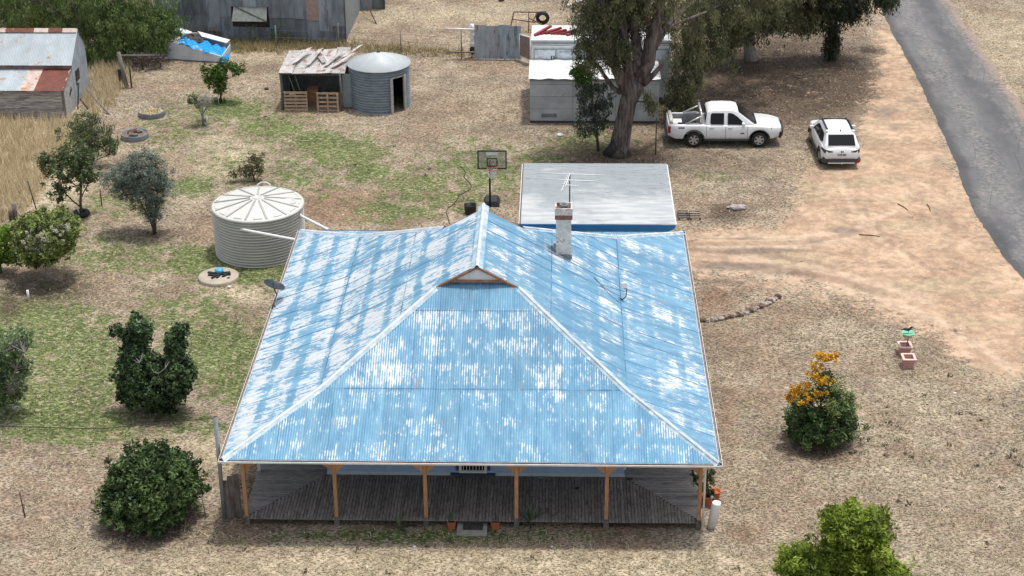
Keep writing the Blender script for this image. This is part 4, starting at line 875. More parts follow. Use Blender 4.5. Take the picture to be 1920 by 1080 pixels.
# faint scroll lettering band
mb = MB()
for i in range(16):
    x = vx0+1.35+i*.075; mb.tube([(x, vy0-.035, 2.70), (x+.03, vy0-.035, 2.76+.02*(i % 3)), (x+.05, vy0-.035, 2.70), (x+.07, vy0-.035, 2.72)], .008, 4)
build('scroll_decal', mb, LG, T); build('scroll_decal', MB().box((vx0+2.62, vy0-.035, 2.74), (.10, .01, .2)), mat('edge_grey', (.25, .29, .32)), T)
RED_ = mat('faded_red', (.27, .03, .035), .55, .35, 5, .1)
T = thing('red_folded_awning', 'crumpled red bundle lying on the caravan roof', 'bundle', (2.1, 40.3, vz+.07))
for k_ in range(7):
    x = 1.35+k_*.27; build('fold', MB().beam((x, 40.1+random.uniform(-.3, .1), vz+.12), (x+.8, 40.35+random.uniform(-.2, .5), vz+.12+random.uniform(0, .2)), .16, .09), RED_ if k_ < 5 else mat('red_brown', (.20, .06, .055), .8), T)
# iron fence panels, gate, rails
IRON = mat('streaky_iron', (.38, .42, .46), .6, .2, 2, .12, dirt=(.24, .10, .06), dthr=.62, dscale=1.6, stretch=(2.2, 1, .7), bs=.1)
IRON2 = mat('blue_iron', (.33, .40, .46), .6, .25, 2.5, .2, dirt=(.18, .20, .23), dthr=.55, dscale=2, stretch=(2, 1, .6), bs=.1)
a, b = G(890, 111), G(976, 112)
T = thing('iron_screen', 'rust streaked corrugated iron screen between the rails and the gate', 'fence', tuple(a))
for i in range(4):
    w_ = (b[0]-a[0])/4; build('iron_sheet', corr(MB(), (a[0]+i*w_, a[1]-.01*i, .03), (w_+.03, 0, 0), (0, 0, 1.92-.05*(i % 2)), lift=.01, amp=.014, per=.11, N_=(0, -1, 0)), IRON if i in (0, 1) else IRON2, T)
T = thing('rail_barrier', 'pale pipe rails on a thin post left of the iron screen', 'fence', tuple(G(870, 108)))
p = G(866, 109)
for z, m_ in ((1.72, WHT), (.42, GT)): build('rail', MB().tube([(a[0]-1.55, a[1], z), (a[0]+.02, a[1], z-.03)], .05, 8), m_, T)
build('post', MB().tube([(p[0], a[1]-.05, 0), (p[0], a[1]-.05, 1.7)], .03, 6), GT, T)
T = thing('wrapped_bundle', 'tall bundle in white plastic standing behind the iron screen', 'bundle', tuple(a+[-.1, .5, 0]))
for k_ in range(4): build('wrap', MB().blob((a[0]-.12, a[1]+.3, .4+.42*k_), (.17, .2, .26), 9, 6, .15), WHT if k_ else BLK, T)
T = thing('white_frame_gate', 'pale skewed pipe gate leaning between the iron screen and caravan', 'gate', tuple(G(984, 113)))
g0, g1, g2, g3 = np.array([b[0]-.05, b[1]-.05, .25]), np.array([b[0]-.05, b[1]-.05, 1.45]), np.array([b[0]+.55, b[1]-.9, 1.55]), np.array([b[0]+.55, b[1]-.9, .25])
for p0, p1 in ((g0, g1), (g1, g2), (g2, g3), (g3, g0)): build('gate_bar', MB().tube([p0, p1], .035, 6), WHT, T)
build('mesh_infill', MB().add([g0, g3, g2, g1], [(0, 1, 2, 3)]), mat('rusty_mesh', (.28, .20, .18), .8), T)
RB = mat('rust_brown', (.14, .06, .045), .8, .3)
T = thing('rusty_frame', 'rusty steel trailer frame parked behind the iron screen', 'frame', tuple(G(975, 60)))
f0 = G(955, 62)
def fr(x, y, z): return (f0[0]+x, f0[1]+y, z)
for p0, p1 in [((0, 0, 0), (0.25, .5, 1.1)), ((.25, .5, 1.1), (1.6, .6, 1.05)), ((.2, .2, .75), (1.5, .1, .6)), ((.25, .5, 1.1), (.2, .2, .75)), ((1.1, 0, 0), (1.1, .5, 1.1)), ((1.1, .3, .8), (1.9, 0, .5)), ((1.3, .1, .6), (1.6, .6, 1.05)), ((1.6, .6, 1.05), (2.1, .6, 1.1))]:
    build('bar', MB().beam(fr(*p0), fr(*p1), .05, .05), RB, T)
build('tyre', MB().lathe([(.2, -.1), (.38, -.1), (.40, 0), (.38, .1), (.2, .1)], fr(1.9, .5, .75), 16, axis='y'), BLK, T)

# ================================================================== BIG IRON SHED
OLD = mat('old_blue_iron', (.27, .305, .34), .6, .25, 1.4, .38, dirt=(.17, .195, .22), dthr=.56, dscale=1.2, stretch=(2.2, 1, .5), metal=.1, bs=.1)
PINK = mat('pinkish_sheet', (.40, .30, .26), .8, .2)
T = thing('big_iron_shed', 'large shed of patched blue grey corrugated iron behind the yard', 'shed', (-14, 50, 0))
s0, s1 = G(300, 71), G(648, 79); n = 15; dv = (s1-s0)/n
for i in range(n):
    zc = [1.35, 1.55, 1.30, 1.62, .55, 1.38, 1.45, 1.45, 1.40, 1.40, 1.42, 1.38, 1.30, .70, 1.0][i]
    P0 = s0+dv*i
    skip = i in (6, 7, 8)
    if not skip: build('iron_sheet', corr(MB(), P0+[0, random.uniform(-.03, 0), .02], dv*1.02, (0, 0, zc), lift=.012, N_=(0, -1, 0)), OLD, T)
    else: build('iron_sheet', corr(MB(), P0+[0, 0, .02], dv*1.02, (0, 0, .75), lift=.01, N_=(0, -1, 0)), OLD, T)
    z1 = 1.98 if skip else zc-.05
    build('iron_sheet', corr(MB(), P0+[0, -.10, z1], dv*1.02, (0, 0, 4.2-z1), lift=.015, N_=(0, -1, 0)), PINK if i == 12 else OLD, T)
hz = s0+dv*6
build('opening', MB().box((hz[0]+dv[0]*1.5, hz[1]+.1, 1.36), (dv[0]*3, .05, 1.3)), DT, T)
build('awning_flap', MB().prism([(hz[0]+.15, hz[1]-.05, 1.95), (hz[0]+dv[0]*3-.1, hz[1]-.05, 1.92), (hz[0]+dv[0]*3-.12, hz[1]-.45, 1.18), (hz[0]+.05, hz[1]-.45, 1.2)], (0, -.02, .02)), mat('cream_board', (.52, .54, .47), .8, .2), T)
build('brace', MB().beam((hz[0]+.2, hz[1]-.12, 1.98), (hz[0]+dv[0]*3-.1, hz[1]-.5, 1.2), .06, .05), GT, T)
build('flap_frame', MB().beam((hz[0]+.02, hz[1]-.1, 1.2), (hz[0]+.02, hz[1]-.1, 1.95), .06, .06), RB, T)
build('flap_frame', MB().beam((hz[0]+dv[0]*3-.02, hz[1]-.1, 1.2), (hz[0]+dv[0]*3-.02, hz[1]-.1, 1.95), .06, .06), RB, T)
sr0, sr1 = s1, np.array([s1[0]+.15, 56.2, 0.]); k_n = 8; dr = (sr1-sr0)/k_n
SIDE = mat('pale_side_iron', (.30, .325, .34), .6, .15, 1.5, .06)
for i in range(k_n): build('side_sheet', corr(MB(), sr0+dr*i, dr*1.02, (0, 0, 4.2), lift=.01, N_=(1, 0, 0)), SIDE, T)
build('corner_post', MB().box((s1[0]+.03, s1[1]-.05, 2.1), (.07, .07, 4.2)), DT, T)
build('back_wall', MB().box(((s0[0]+s1[0])/2, 56.3, 2.1), (s1[0]-s0[0], .1, 4.2)), OLD, T)
build('left_wall', MB().box((s0[0], 53, 2.1), (.1, 6.4, 4.2)), OLD, T)
build('roof', MB().prism([(s0[0]-.2, s0[1]-.3, 4.2), (s1[0]+.2, s1[1]-.3, 4.2), (s1[0]+.2, 53, 5.3), (s0[0]-.2, 53, 5.3)], (0, 0, .03)).prism([(s0[0]-.2, 53, 5.3), (s1[0]+.2, 53, 5.3), (s1[0]+.2, 56.6, 4.2), (s0[0]-.2, 56.6, 4.2)], (0, 0, .03)), GALR, T)
build('gable_end', MB().prism([(s1[0]+.05, s1[1], 4.18), (s1[0]+.05, 53, 5.28), (s1[0]+.05, 56.3, 4.18)], (.04, 0, 0)), SIDE, T)
e0, e1 = G(673, 17), G(721, 17)
for i in range(2): build('annex_sheet', corr(MB(), e0+(e1-e0)/2*i, (e1-e0)/2*1.02, (0, 0, 2.6), lift=.01, N_=(0, -1, 0)), OLD, T)
build('annex_post', MB().box((e1[0], e1[1]-.04, 1.3), (.08, .08, 2.6)), DT, T)
build('annex_roof', MB().box(((e0[0]+e1[0])/2, e0[1]+1.5, 2.65), (e1[0]-e0[0]+.1, 3.2, .06)), GALR, T)
p, q_ = G(706, 45), V(684, 0, 54.5)
tag(build('leaning_prop', MB().tube([tuple(p), tuple(q_)], .035, 6), RB, loc=tuple(p)), 'rusty pole leaning off the corner of the big iron shed', 'pole')
p = G(516, 88); tag(build('green_drum', MB().lathe([(.24, 0), (.24, .7), (.2, .7), (.01, .68)], (s0[0]+dv[0]*9.4, s0[1]-.4, 0), 14), mat('drum_green', (.03, .13, .08), .6), loc=(s0[0]+dv[0]*9.4, s0[1]-.4, 0)), 'dark green drum under the shed awning flap', 'drum')
# back wire fence
T = thing('wire_fence', 'wire fence on thin steel posts in front of the big iron shed', 'fence', tuple(G(519, 93)))
FP = mat('steel_post', (.16, .155, .15), .6, .2); tops = []
for x, yb, yt, pale in [(408, 76, 45, 1), (519, 93, 48, 1), (636, 96, 44, 1), (752, 100, 58, 0), (866, 109, 64, 0)]:
    p = G(x, yb); lo = hi = 0
    z = .1
    while topx((p[0], p[1], z))[1] > yt: z += .02
    build('fence_post', MB().tube([(p[0], p[1], 0), (p[0], p[1], z)], .035 if pale else .028, 6), GT if pale else FP, T); tops.append((p, z))
for (a, za), (b, zb) in zip(tops[1:], tops[2:]):
    for h in (.3, .7, 1.1): build('wire', MB().tube([(a[0], a[1], h), (b[0], b[1], h)], .007, 4, cap=False), FP, T)

# ================================================================== SMALL TIMBER SHED top-left
T = thing('small_timber_shed', 'small old shed with weatherboard lean-to and patchy iron roof', 'shed', (-24, 39, 0))
RE = -22.0; L0 = -28.5
SHR = mat('shed_roof_iron', (.42, .47, .50), .5, .12, 1.5, .05, dirt=(.36, .22, .14), dthr=.60, dscale=1.4, bs=.1)
RR = mat('rust_red_iron', (.19, .065, .048), .8, .2, 3, .05, dirt=(.50, .34, .27), dthr=.68, dscale=2)
RP = mat('pale_rust_iron', (.56, .46, .40), .7, .2, 3, .05, dirt=(.42, .22, .13), dthr=.55, dscale=2)
ridge = (40.15, 3.55); nearE = (38.5, 2.32); farE = (41.2, 2.35); lf = (36.75, 1.5)
n = 9; w_ = (RE+.05-L0)/n
for i in range(n):
    x = L0+i*w_
    build('roofing_sheet', corr(MB(), (x, nearE[0]-.15, nearE[1]-.1), (w_+.02, 0, 0), (0, ridge[0]-nearE[0]+.15, ridge[1]-nearE[1]+.1), lift=.008, N_=(0, -.5, 1)), SHR, T)
    build('roofing_sheet', corr(MB(), (x, farE[0]+.15, farE[1]-.15), (w_+.02, 0, 0), (0, ridge[0]-farE[0]-.15, ridge[1]-farE[1]+.15), lift=.008, N_=(0, .5, 1)), SHR, T)
    build('ridge_cap', MB().prism([(x, ridge[0]-.22, ridge[1]-.10), (x+w_, ridge[0]-.22, ridge[1]-.10), (x+w_, ridge[0], ridge[1]+.05), (x, ridge[0], ridge[1]+.05)], (0, 0, .012)), RR if i in (4, 5, 7, 8)[:3] else RP, T)
    mt_ = [SHR, SHR, SHR, SHR, SHR, SHR, RP, RR, RR][i]
    build('lean_to_sheet', corr(MB(), (x-.02, lf[0]-.25, lf[1]+.02), (w_+.02, 0, 0), (0, nearE[0]-lf[0]+.22, .48), lift=.01, N_=(0, -.3, 1)), mt_, T)
WB = mat('weathered_board', (.47, .44, .42), .9, .4, 4, .18, stretch=(.6, 4, 7), dirt=(.20, .18, .17), dthr=.54, dscale=2.2)
build('upper_board', MB().box(((L0+RE)/2, nearE[0]-.03, 2.13), (RE-L0, .06, .22)), mat('rust_brown_board', (.20, .13, .12), .9, .4, 3), T)
for k in range(9):
    z = .02+k*.165
    for j in range(2):
        xa, xb = (L0, -25.3) if j == 0 else (-25.29, RE-.12)
        if k == 2 and j: xb -= .0
        build('weatherboard', MB().box(((xa+xb)/2, lf[0]-.006*random.random(), z+.083), (xb-xa, .03, .16), rx=.09), WB, T)
build('corner_post', MB().box((RE-.06, lf[0]-.0, .75), (.12, .1, 1.5)), GT, T)
# gable end wall: lean-to planks (white-grey, lapped) and iron main end
EW = mat('pale_plank', (.43, .42, .42), .85, .25, 3, .08, stretch=(4, 1, 5))
for k in range(10):
    z0, z1 = .02+k*.2, .02+(k+1)*.2
    ystart = lf[0] if z0 < 1.45 else lf[0]+(z0-1.45)/.55*1.7
    if z1 > 2.05: break
    build('end_plank', MB().box((RE, (ystart+38.5)/2, (z0+z1)/2), (.03, 38.5-ystart, .19)), EW, T)
EI = mat('pale_end_iron', (.38, .43, .48), .6, .2, 2, .08)
ys_ = np.linspace(38.5, 41.2, 5)
def zt2(y): return nearE[1]+(y-38.5)/(40.15-38.5)*(3.5-2.32) if y < 40.15 else 3.5-(y-40.15)/(41.2-40.15)*(3.5-2.35)
for i in range(4):
    ya, yb = ys_[i], ys_[i+1]; mid = [(RE+.01, 40.15, 3.5)] if ya < 40.15 < yb else []
    build('end_sheet', MB().prism([(RE+.01, ya, 0), (RE+.01, yb, 0), (RE+.01, yb, zt2(yb))]+mid+[(RE+.01, ya, zt2(ya))], (.02+.008*(i % 2), 0, 0)), EI, T)
wn = build('window', MB().box((RE+.05, 39.25, 1.35), (.05, .62, .75)), DT, T)
build('pane', MB().box((RE+.08, 39.25, 1.40), (.012, .48, .55)), mat('dark_glass', (.01, .011, .013)), wn)
build('window_board', MB().box((RE+.09, 39.25, 1.08), (.02, .6, .14)), EW, wn)
build('vent_gap', MB().prism([(RE+.02, 37.55, .95), (RE+.02, 38.0, 1.25), (RE+.02, 38.05, 1.05), (RE+.02, 37.7, .85)], (.012, 0, 0)), DT, T)
build('far_wall', MB().box(((L0+RE)/2, 41.15, 1.15), (RE-L0, .05, 2.3)), WB, T); build('left_wall', MB().box((L0, 39.8, 1.15), (.05, 2.7, 2.3)), WB, T)
for k_, (x, yb, x2, yt, lab) in enumerate([(146, 205, 147, 155, 'upright black rod against the end wall of the small shed'), (165, 205, 150, 185, 'short dark stick leaning near the small shed'), (205, 215, 163, 168, 'long grey pole lying against the end of the small shed'), (195, 195, 183, 183, 'short grey branch in the tall grass by the small shed')]):
    p = G(x, yb); q_ = V(x2, yt, p[1]+(.2 if k_ != 2 else 1.5)); tag(build('leaning_pole', MB().tube([tuple(p), tuple(q_)], .03 if k_ != 2 else .045, 6), BLK if k_ < 2 else GT, loc=tuple(p)), lab, 'pole')
# old yard fence pieces under pepper tree
T = thing('old_timber_fence', 'broken timber fence with leaning grey strainer post under the pepper tree', 'fence', tuple(G(235, 165)))
p = G(238, 165); build('strainer_post', MB().tube([tuple(p), tuple(V(222, 98, p[1]+.1))], [.12, .10], 8), GT, T)
build('board', MB().beam(tuple(G(228, 160)), tuple(V(224, 130, G(228, 160)[1])), .22, .05), DT, T)
p = G(247, 165); build('thin_post', MB().tube([tuple(p), (p[0], p[1], 1.15)], .045, 6), DT, T)
build('rail', MB().tube([V(222, 104, 42.8), V(290, 104, 44.5)], .05, 6), GT, T)
p = G(268, 130); build('thin_post', MB().tube([tuple(p), (p[0], p[1], .9)], .05, 6), DT, T)
# white wedge trailer with blue tarp
T = thing('tarped_trailer', 'white wedge shaped trailer body under a blue tarpaulin', 'trailer', tuple(G(360, 113)))
a, b = G(305, 111), G(415, 118)
def tpt(u, v, z): return (a[0]+(b[0]-a[0])*u, a[1]+(b[1]-a[1])*u+v, z*.84)
TW = mat('trailer_white', (.62, .65, .68), .5, .1, 3, .02)
build('side_panel', MB().prism([tpt(0, 0, .05), tpt(1, 0, .05), tpt(1, 0, .45), tpt(.4, 0, 1.05), tpt(0, 0, 1.08)], (0, .08, 0)), TW, T)
build('side_panel', MB().prism([tpt(0, 2.0, .05), tpt(1.05, 2.0, .05), tpt(1.05, 2.0, .62), tpt(.55, 2.0, 1.15), tpt(0, 2.0, 1.1)], (0, .08, 0)), TW, T)
build('end_panel', MB().prism([tpt(1, .08, .05), tpt(1.04, 2.0, .05), tpt(1.04, 2.0, .5), tpt(1, .08, .42)], (.05, 0, 0)), TW, T)
build('end_panel', MB().prism([tpt(0, .08, .05), tpt(0, 2.0, .05), tpt(0, 2.0, 1.0), tpt(0, .08, 1.0)], (.05, 0, 0)), TW, T)
build('top_board', MB().prism([tpt(.0, .1, 1.06), tpt(.35, .1, 1.06), tpt(.5, 1.2, 1.2), tpt(.0, 1.2, 1.15)], (0, 0, .04)), WHT, T)
build('top_board', MB().prism([tpt(.6, 1.5, 1.1), tpt(1.02, 1.5, .75), tpt(1.05, 2.1, .75), tpt(.5, 2.1, 1.2)], (0, 0, .04)), mat('clean_white', (.80, .80, .80)), T)
build('dark_load', MB().blob(tpt(.45, 1.1, 1.0), (.7, .45, .3), 10, 6, .25), DT, T)
for (u, v) in ((.05, 1.5), (.3, 1.6), (.18, 1.9)): build('white_sack', MB().blob(tpt(u, v, 1.25), (.4, .22, .16), 9, 6, .2, sm=True), mat('clean_white', (.80, .80, .80)), T)
nx_, ny_ = 30, 12; vs = []
for i in range(nx_+1):
    u = .30+.78*i/nx_
    for j in range(ny_+1):
        v = -.06+1.5*j/ny_+.10*math.sin(i*.6); zz = (1.20-.75*max(0, (u-.42))/.58)+.07*math.sin(i*1.1+j*.8)+.05*math.sin(j*1.9+i*.4)
        if i > nx_-3: zz -= .18*(i-nx_+3)
        if j == 0: zz -= .10
        vs.append(tpt(u, v, max(.05, zz)))
build('tarpaulin', MB().add(vs, [(i*(ny_+1)+j, (i+1)*(ny_+1)+j, (i+1)*(ny_+1)+j+1, i*(ny_+1)+j+1) for i in range(nx_) for j in range(ny_)], 0, True), mat('blue_tarp', (.02, .30, .72), .4, .15, 4), T)

# ================================================================== VEHICLES
CW = mat('car_white', (.80, .81, .82), .22, .02, 1, 0, spec=.6, bs=0)
GL = mat('car_glass', (.008, .009, .011), .12, .02, 1, 0, spec=.25, bs=0)
TY = mat('tyre_black', (.02, .02, .02), .8, .1, 5, 0); RIM = mat('alloy_rim', (.50, .50, .51), .3, .05, 3, 0, metal=.5)
CP = mat('grey_cladding', (.055, .058, .062), .6, .1, 3, 0); REDL = mat('tail_red', (.35, .012, .015), .2, .05, 3, 0); CHR = mat('bright_alloy', (.62, .61, .59), .3, .05, 3, 0, metal=.3)
HLM = mat('lamp_clear', (.40, .42, .44), .1, .1, 3, 0, metal=.3)
def smoothloft(stations, prof, close=True):
    mb = MB(); vs = []; k = None
    for x in stations:
        P_ = prof(x); k = len(P_)
        vs += [(x, -y, z) for y, z in P_]+[(x, y, z) for y, z in P_[-2::-1]]
    K = 2*k-1; n = len(stations)
    fs = [(i*K+j, (i+1)*K+j, (i+1)*K+j+1, i*K+j+1) for i in range(n-1) for j in range(K-1)]
    if close: fs += [tuple(range(K)), tuple(range((n-1)*K+K-1, (n-1)*K-1, -1))]
    mb.add(vs, fs, 0, True); return mb
def shade(o, ang=35):
    pass
def carbody(T, L, wx, R_w, zsill, ztopf, wf, zinf=None, wheel_r=.38, zmid=.72):
    st = sorted(set([round(v, 3) for v in list(np.linspace(0, L, 34))+[c+R_w*math.cos(t) for c in wx for t in np.linspace(0, math.pi, 11)]+[c+s*(R_w+.001) for c in wx for s in (-1, 1)]+([1.70, 1.72, .06, .07] if zinf else [])]))
    def prof(x):
        zb = zsill
        if x < .35: zb = zsill+.16*(1-x/.35)
        if x > L-.4: zb = zsill+.12*(1-(L-x)/.4)
        for c in wx:
            if abs(x-c) < R_w: zb = max(zb, wheel_r+math.sqrt(R_w**2-(x-c)**2))
        w, zt = wf(x), ztopf(x)
        p = [(w-.06, zb), (w, min(zb+.03, zt-.12)), (w+.01, max(zmid, zb+.05)), (w-.01, zt-.06), (w-.05, zt-.012), (w-.12, zt)]
        zi = zinf(x) if zinf else None
        if zi is not None: p += [(w-.14, zi), (0, zi)]
        else: p += [(w-.35, zt+.03), (0, zt+.045)]
        return p
    return smoothloft(st, prof)
def wheels(T, xs_, w, r, wd=.23):
    for x in xs_:
        for s in (-1, 1):
            y = s*(w-.12)
            wh = build('wheel', MB().lathe([(r*.62, -wd/2), (r*.93, -wd/2), (r, -wd/3), (r, wd/3), (r*.93, wd/2), (r*.62, wd/2)], (x, y, r), 28, axis='y'), TY, T)
            mb = MB().lathe([(.01, s*.03), (r*.60, s*.03)], (x, y, r), 24, axis='y', sm=False); mb.mi = [0]*len(mb.f)
            build('rim_back', mb, BLK, wh)
            mb = MB().lathe([(r*.56, s*wd*.40), (r*.66, s*wd*.46), (r*.66, -s*.02), (r*.58, -s*.02), (r*.56, s*wd*.40)], (x, y, r), 28, axis='y')
            for k in range(6):
                a = k*math.pi/3+.3; mb.beam((x+.03*math.cos(a), y+s*wd*.33, r+.03*math.sin(a)), (x+r*.6*math.cos(a), y+s*wd*.38, r+r*.6*math.sin(a)), .085, .04, up=(0, 1, 0))
            mb.lathe([(.01, s*wd*.40), (.07, s*wd*.40), (.07, s*.05)], (x, y, r), 12, axis='y')
            build('rim', mb, RIM, wh)
def sidepoly(cab, pts, s, off=.008):
    # pts (x,z) on the sloping cabin side
    return [(x, s*(cab(z)+off), z) for x, z in pts]
def place(T, loc, rz_):
    T.location = loc; T.rotation_euler = (0, 0, rz_)
# --- ute (x forward)
U = thing('utility_truck', 'white dual cab utility truck with silver sports bar parked under the gum', 'utility truck', (0, 0, 0))
L = 5.35; wx_ = (1.22, 4.32)
def zt_u(x):
    if x < 1.70: return 1.13
    if x < 3.95: return 1.10
    return 1.10-.14*((x-3.95)/1.4)**1.6
def w_u(x): return .93-(.10*(1-x/.25) if x < .25 else 0)-(.24*((x-4.65)/.7)**2 if x > 4.65 else 0)
bd = build('body', carbody(U, L, wx_, .47, .42, zt_u, w_u, zinf=lambda x: (.62 if .065 < x < 1.705 else (zt_u(x)+.005 if x < 1.75 else zt_u(x)+.03))), CW, U)
def cab(z): return .875-.27*(z-1.08)
def zc_u(x): return float(np.interp(x, [1.74, 1.84, 2.1, 2.6, 3.05, 3.25, 4.10], [1.10, 1.70, 1.80, 1.82, 1.80, 1.74, 1.12]))
def pc(x):
    z = zc_u(x); wtop = cab(z-.04)
    return [(cab(1.0), 1.0), (cab(1.06), 1.06), (wtop+.0, max(1.061, z-.07)), (wtop-.035, z-.02), (wtop-.12, z), (wtop*.5, z+.02), (0, z+.03)]
build('cabin', smoothloft([1.74, 1.79, 1.84, 1.95, 2.1, 2.35, 2.6, 2.85, 3.05, 3.15, 3.25, 3.5, 3.8, 4.10], pc), CW, U)
for s in (-1, 1):
    nm = 'side_window'
    build(nm, MB().prism(sidepoly(cab, [(1.98, 1.22), (2.02, 1.15), (2.62, 1.14), (2.62, 1.66), (2.05, 1.66), (1.99, 1.60)], s), (0, s*.012, 0)), GL, U)
    build(nm, MB().prism(sidepoly(cab, [(2.80, 1.14), (3.62, 1.13), (3.48, 1.30), (3.25, 1.50), (3.05, 1.63), (2.95, 1.66), (2.80, 1.66)], s), (0, s*.012, 0)), GL, U)
    build('door_handle', MB().box((2.05, s*.945, 1.0), (.2, .03, .035)).box((2.92, s*.945, .99), (.2, .03, .035)), CHR, U)
    m_ = build('wing_mirror', MB().box((3.52, s*1.04, 1.19), (.14, .22, .20)), CW, U, bevel=.04)
    build('mirror_arm', MB().box((3.58, s*.93, 1.12), (.08, .12, .06)), BLK, m_)
    build('side_step', MB().box((2.77, s*.90, .40), (2.1, .16, .09)), CP, U, bevel=.02)
    for c in wx_: build('wheel_arch', MB().tube([(c+.50*math.cos(t), s*.925, .385+.50*math.sin(t)) for t in np.linspace(-.0, math.pi, 15)], .028, 5), CP, U)
    build('tail_light', MB().box((.055, s*.83, .88), (.12, .16, .34)), REDL, U, bevel=.02)
    build('headlight', MB().prism([(4.86, s*.87, .86), (5.28, s*.60, .80), (5.30, s*.60, .92), (4.86, s*.87, .98)], (0, s*.04, .02)), HLM, U)
    build('door_seam', MB().box((2.71, s*.942, .78), (.012, .012, .62)).box((1.80, s*.938, .78), (.014, .012, .62)).box((3.75, s*.94, .78), (.012, .012, .6)), mat('seam_dark', (.10, .10, .10)), U)
    build('badge', MB().box((.62, s*.945, .99), (.30, .01, .06)), CP, U); build('badge', MB().box((3.50, s*.945, .72), (.18, .01, .06)), CP, U)
    # sports bar
    build('sports_bar', MB().tube([(1.60, s*.80, 1.14), (1.56, s*.74, 1.55), (1.54, s*.62, 1.68)], .045, 8).tube([(1.56, s*.76, 1.52), (.85, s*.82, 1.16)], .035, 8).tube([(1.5, s*.80, 1.17), (.80, s*.82, 1.17)], .03, 8), CHR, U)
build('sports_bar', MB().tube([(1.54, -.64, 1.68), (1.53, .64, 1.68)], .05, 8), CHR, U)
zw = lambda x: float(np.interp(x, [3.25, 4.10], [1.74, 1.12]))
build('windscreen', MB().prism([(3.30, -.66, zw(3.30)+.035), (3.30, .66, zw(3.30)+.035), (4.06, .76, zw(4.06)+.035), (4.06, -.76, zw(4.06)+.035)], (.006, 0, .008)), GL, U)
build('wiper_cowl', MB().prism([(4.02, -.80, 1.145), (4.02, .80, 1.145), (4.20, .72, 1.125), (4.20, -.72, 1.125)], (0, 0, .02)), BLK, U)
build('rear_window', MB().prism([(1.77, -.6, 1.25), (1.77, .6, 1.25), (1.81, .55, 1.62), (1.81, -.55, 1.62)], (-.02, 0, 0)), GL, U)
build('tub_liner', MB().box((.88, 0, .64), (1.5, 1.5, .03)).box((.88, -.76, .87), (1.55, .03, .46)).box((.88, .76, .87), (1.55, .03, .46)), mat('tub_grey', (.30, .29, .28), .7), U)
build('tailgate', MB().box((.03, 0, .82), (.07, 1.66, .60)), CW, U, bevel=.02)
build('rolled_cover', MB().tube([(.14, -.80, 1.17), (.16, 0, 1.19), (.14, .80, 1.17)], [.09, .10, .09], 10), mat('cover_cream', (.66, .62, .55), .8), U)
build('rear_bumper', MB().box((-.03, 0, .50), (.16, 1.7, .16)), CP, U, bevel=.03)
build('front_bumper', MB().box((5.32, 0, .58), (.14, 1.5, .34)), BLK, U, bevel=.05)
build('grille', MB().box((5.37, 0, .74), (.05, 1.0, .16)), BLK, U)
build('underbody', MB().box((2.6, 0, .52), (4.9, 1.2, .36)), BLK, U)
wheels(U, wx_, .95, .38)
# things in the tub
build('bull_bar_hoop', MB().tube([(5.42, -.62, .5), (5.46, -.55, .85), (5.46, .55, .85), (5.42, .62, .5)], .03, 6), BLK, U)
gU = G(1300, 277); place(U, (gU[0]-1.22, gU[1]+.95, 0), R_(.3))
tb1 = build('tool_bag', MB().box((0, 0, 0), (.5, .6, .22)), BLK, loc=None, bevel=.04); tb1.location = (gU[0]-1.22+.75, gU[1]+.75, .80); tag(tb1, 'black bag lying in the tray of the white ute', 'bag')
tb2 = build('white_box', MB().box((0, 0, 0), (.55, .7, .2)), WHT, loc=None, bevel=.02); tb2.location = (gU[0]-1.22+.45, gU[1]+1.25, .79); tag(tb2, 'white box lying in the tray of the white ute', 'box')
# --- SUV
S = thing('small_suv', 'white small suv with dark rear window parked facing away', 'car', (0, 0, 0))
L2 = 4.45; wx2 = (.88, 3.55)
def zt_s(x): return float(np.interp(x, [0, .15, .6, 2.9, 3.3, 4.0, 4.45], [.92, 1.0, 1.04, 1.02, 1.02, .93, .74]))
def w_s(x): return .885-(.14*(1-x/.5)**2 if x < .5 else 0)-(.30*((x-3.7)/.75)**2 if x > 3.7 else 0)
build('body', carbody(S, L2, wx2, .41, .34, zt_s, w_s, wheel_r=.34, zmid=.66), CW, S)
def cab2(z): return .845-.36*(z-1.0)
def zc_s(x): return float(np.interp(x, [.10, .62, .9, 1.6, 2.2, 2.5, 3.32], [1.0, 1.50, 1.56, 1.60, 1.58, 1.52, 1.02]))
def pc2(x):
    z = zc_s(x); wt = cab2(z-.04)*(1-.12*max(0, .6-x)); b_ = (1-.12*max(0, .6-x))
    return [(cab2(.94)*b_, .94), (cab2(.98)*b_, .98), (wt, max(.985, z-.07)), (wt-.03, z-.02), (wt-.12, z), (wt*.5, z+.02), (0, z+.03)]
build('cabin', smoothloft([.10, .25, .45, .62, .75, .9, 1.2, 1.6, 2.0, 2.2, 2.35, 2.5, 2.8, 3.1, 3.32], pc2), CW, S)
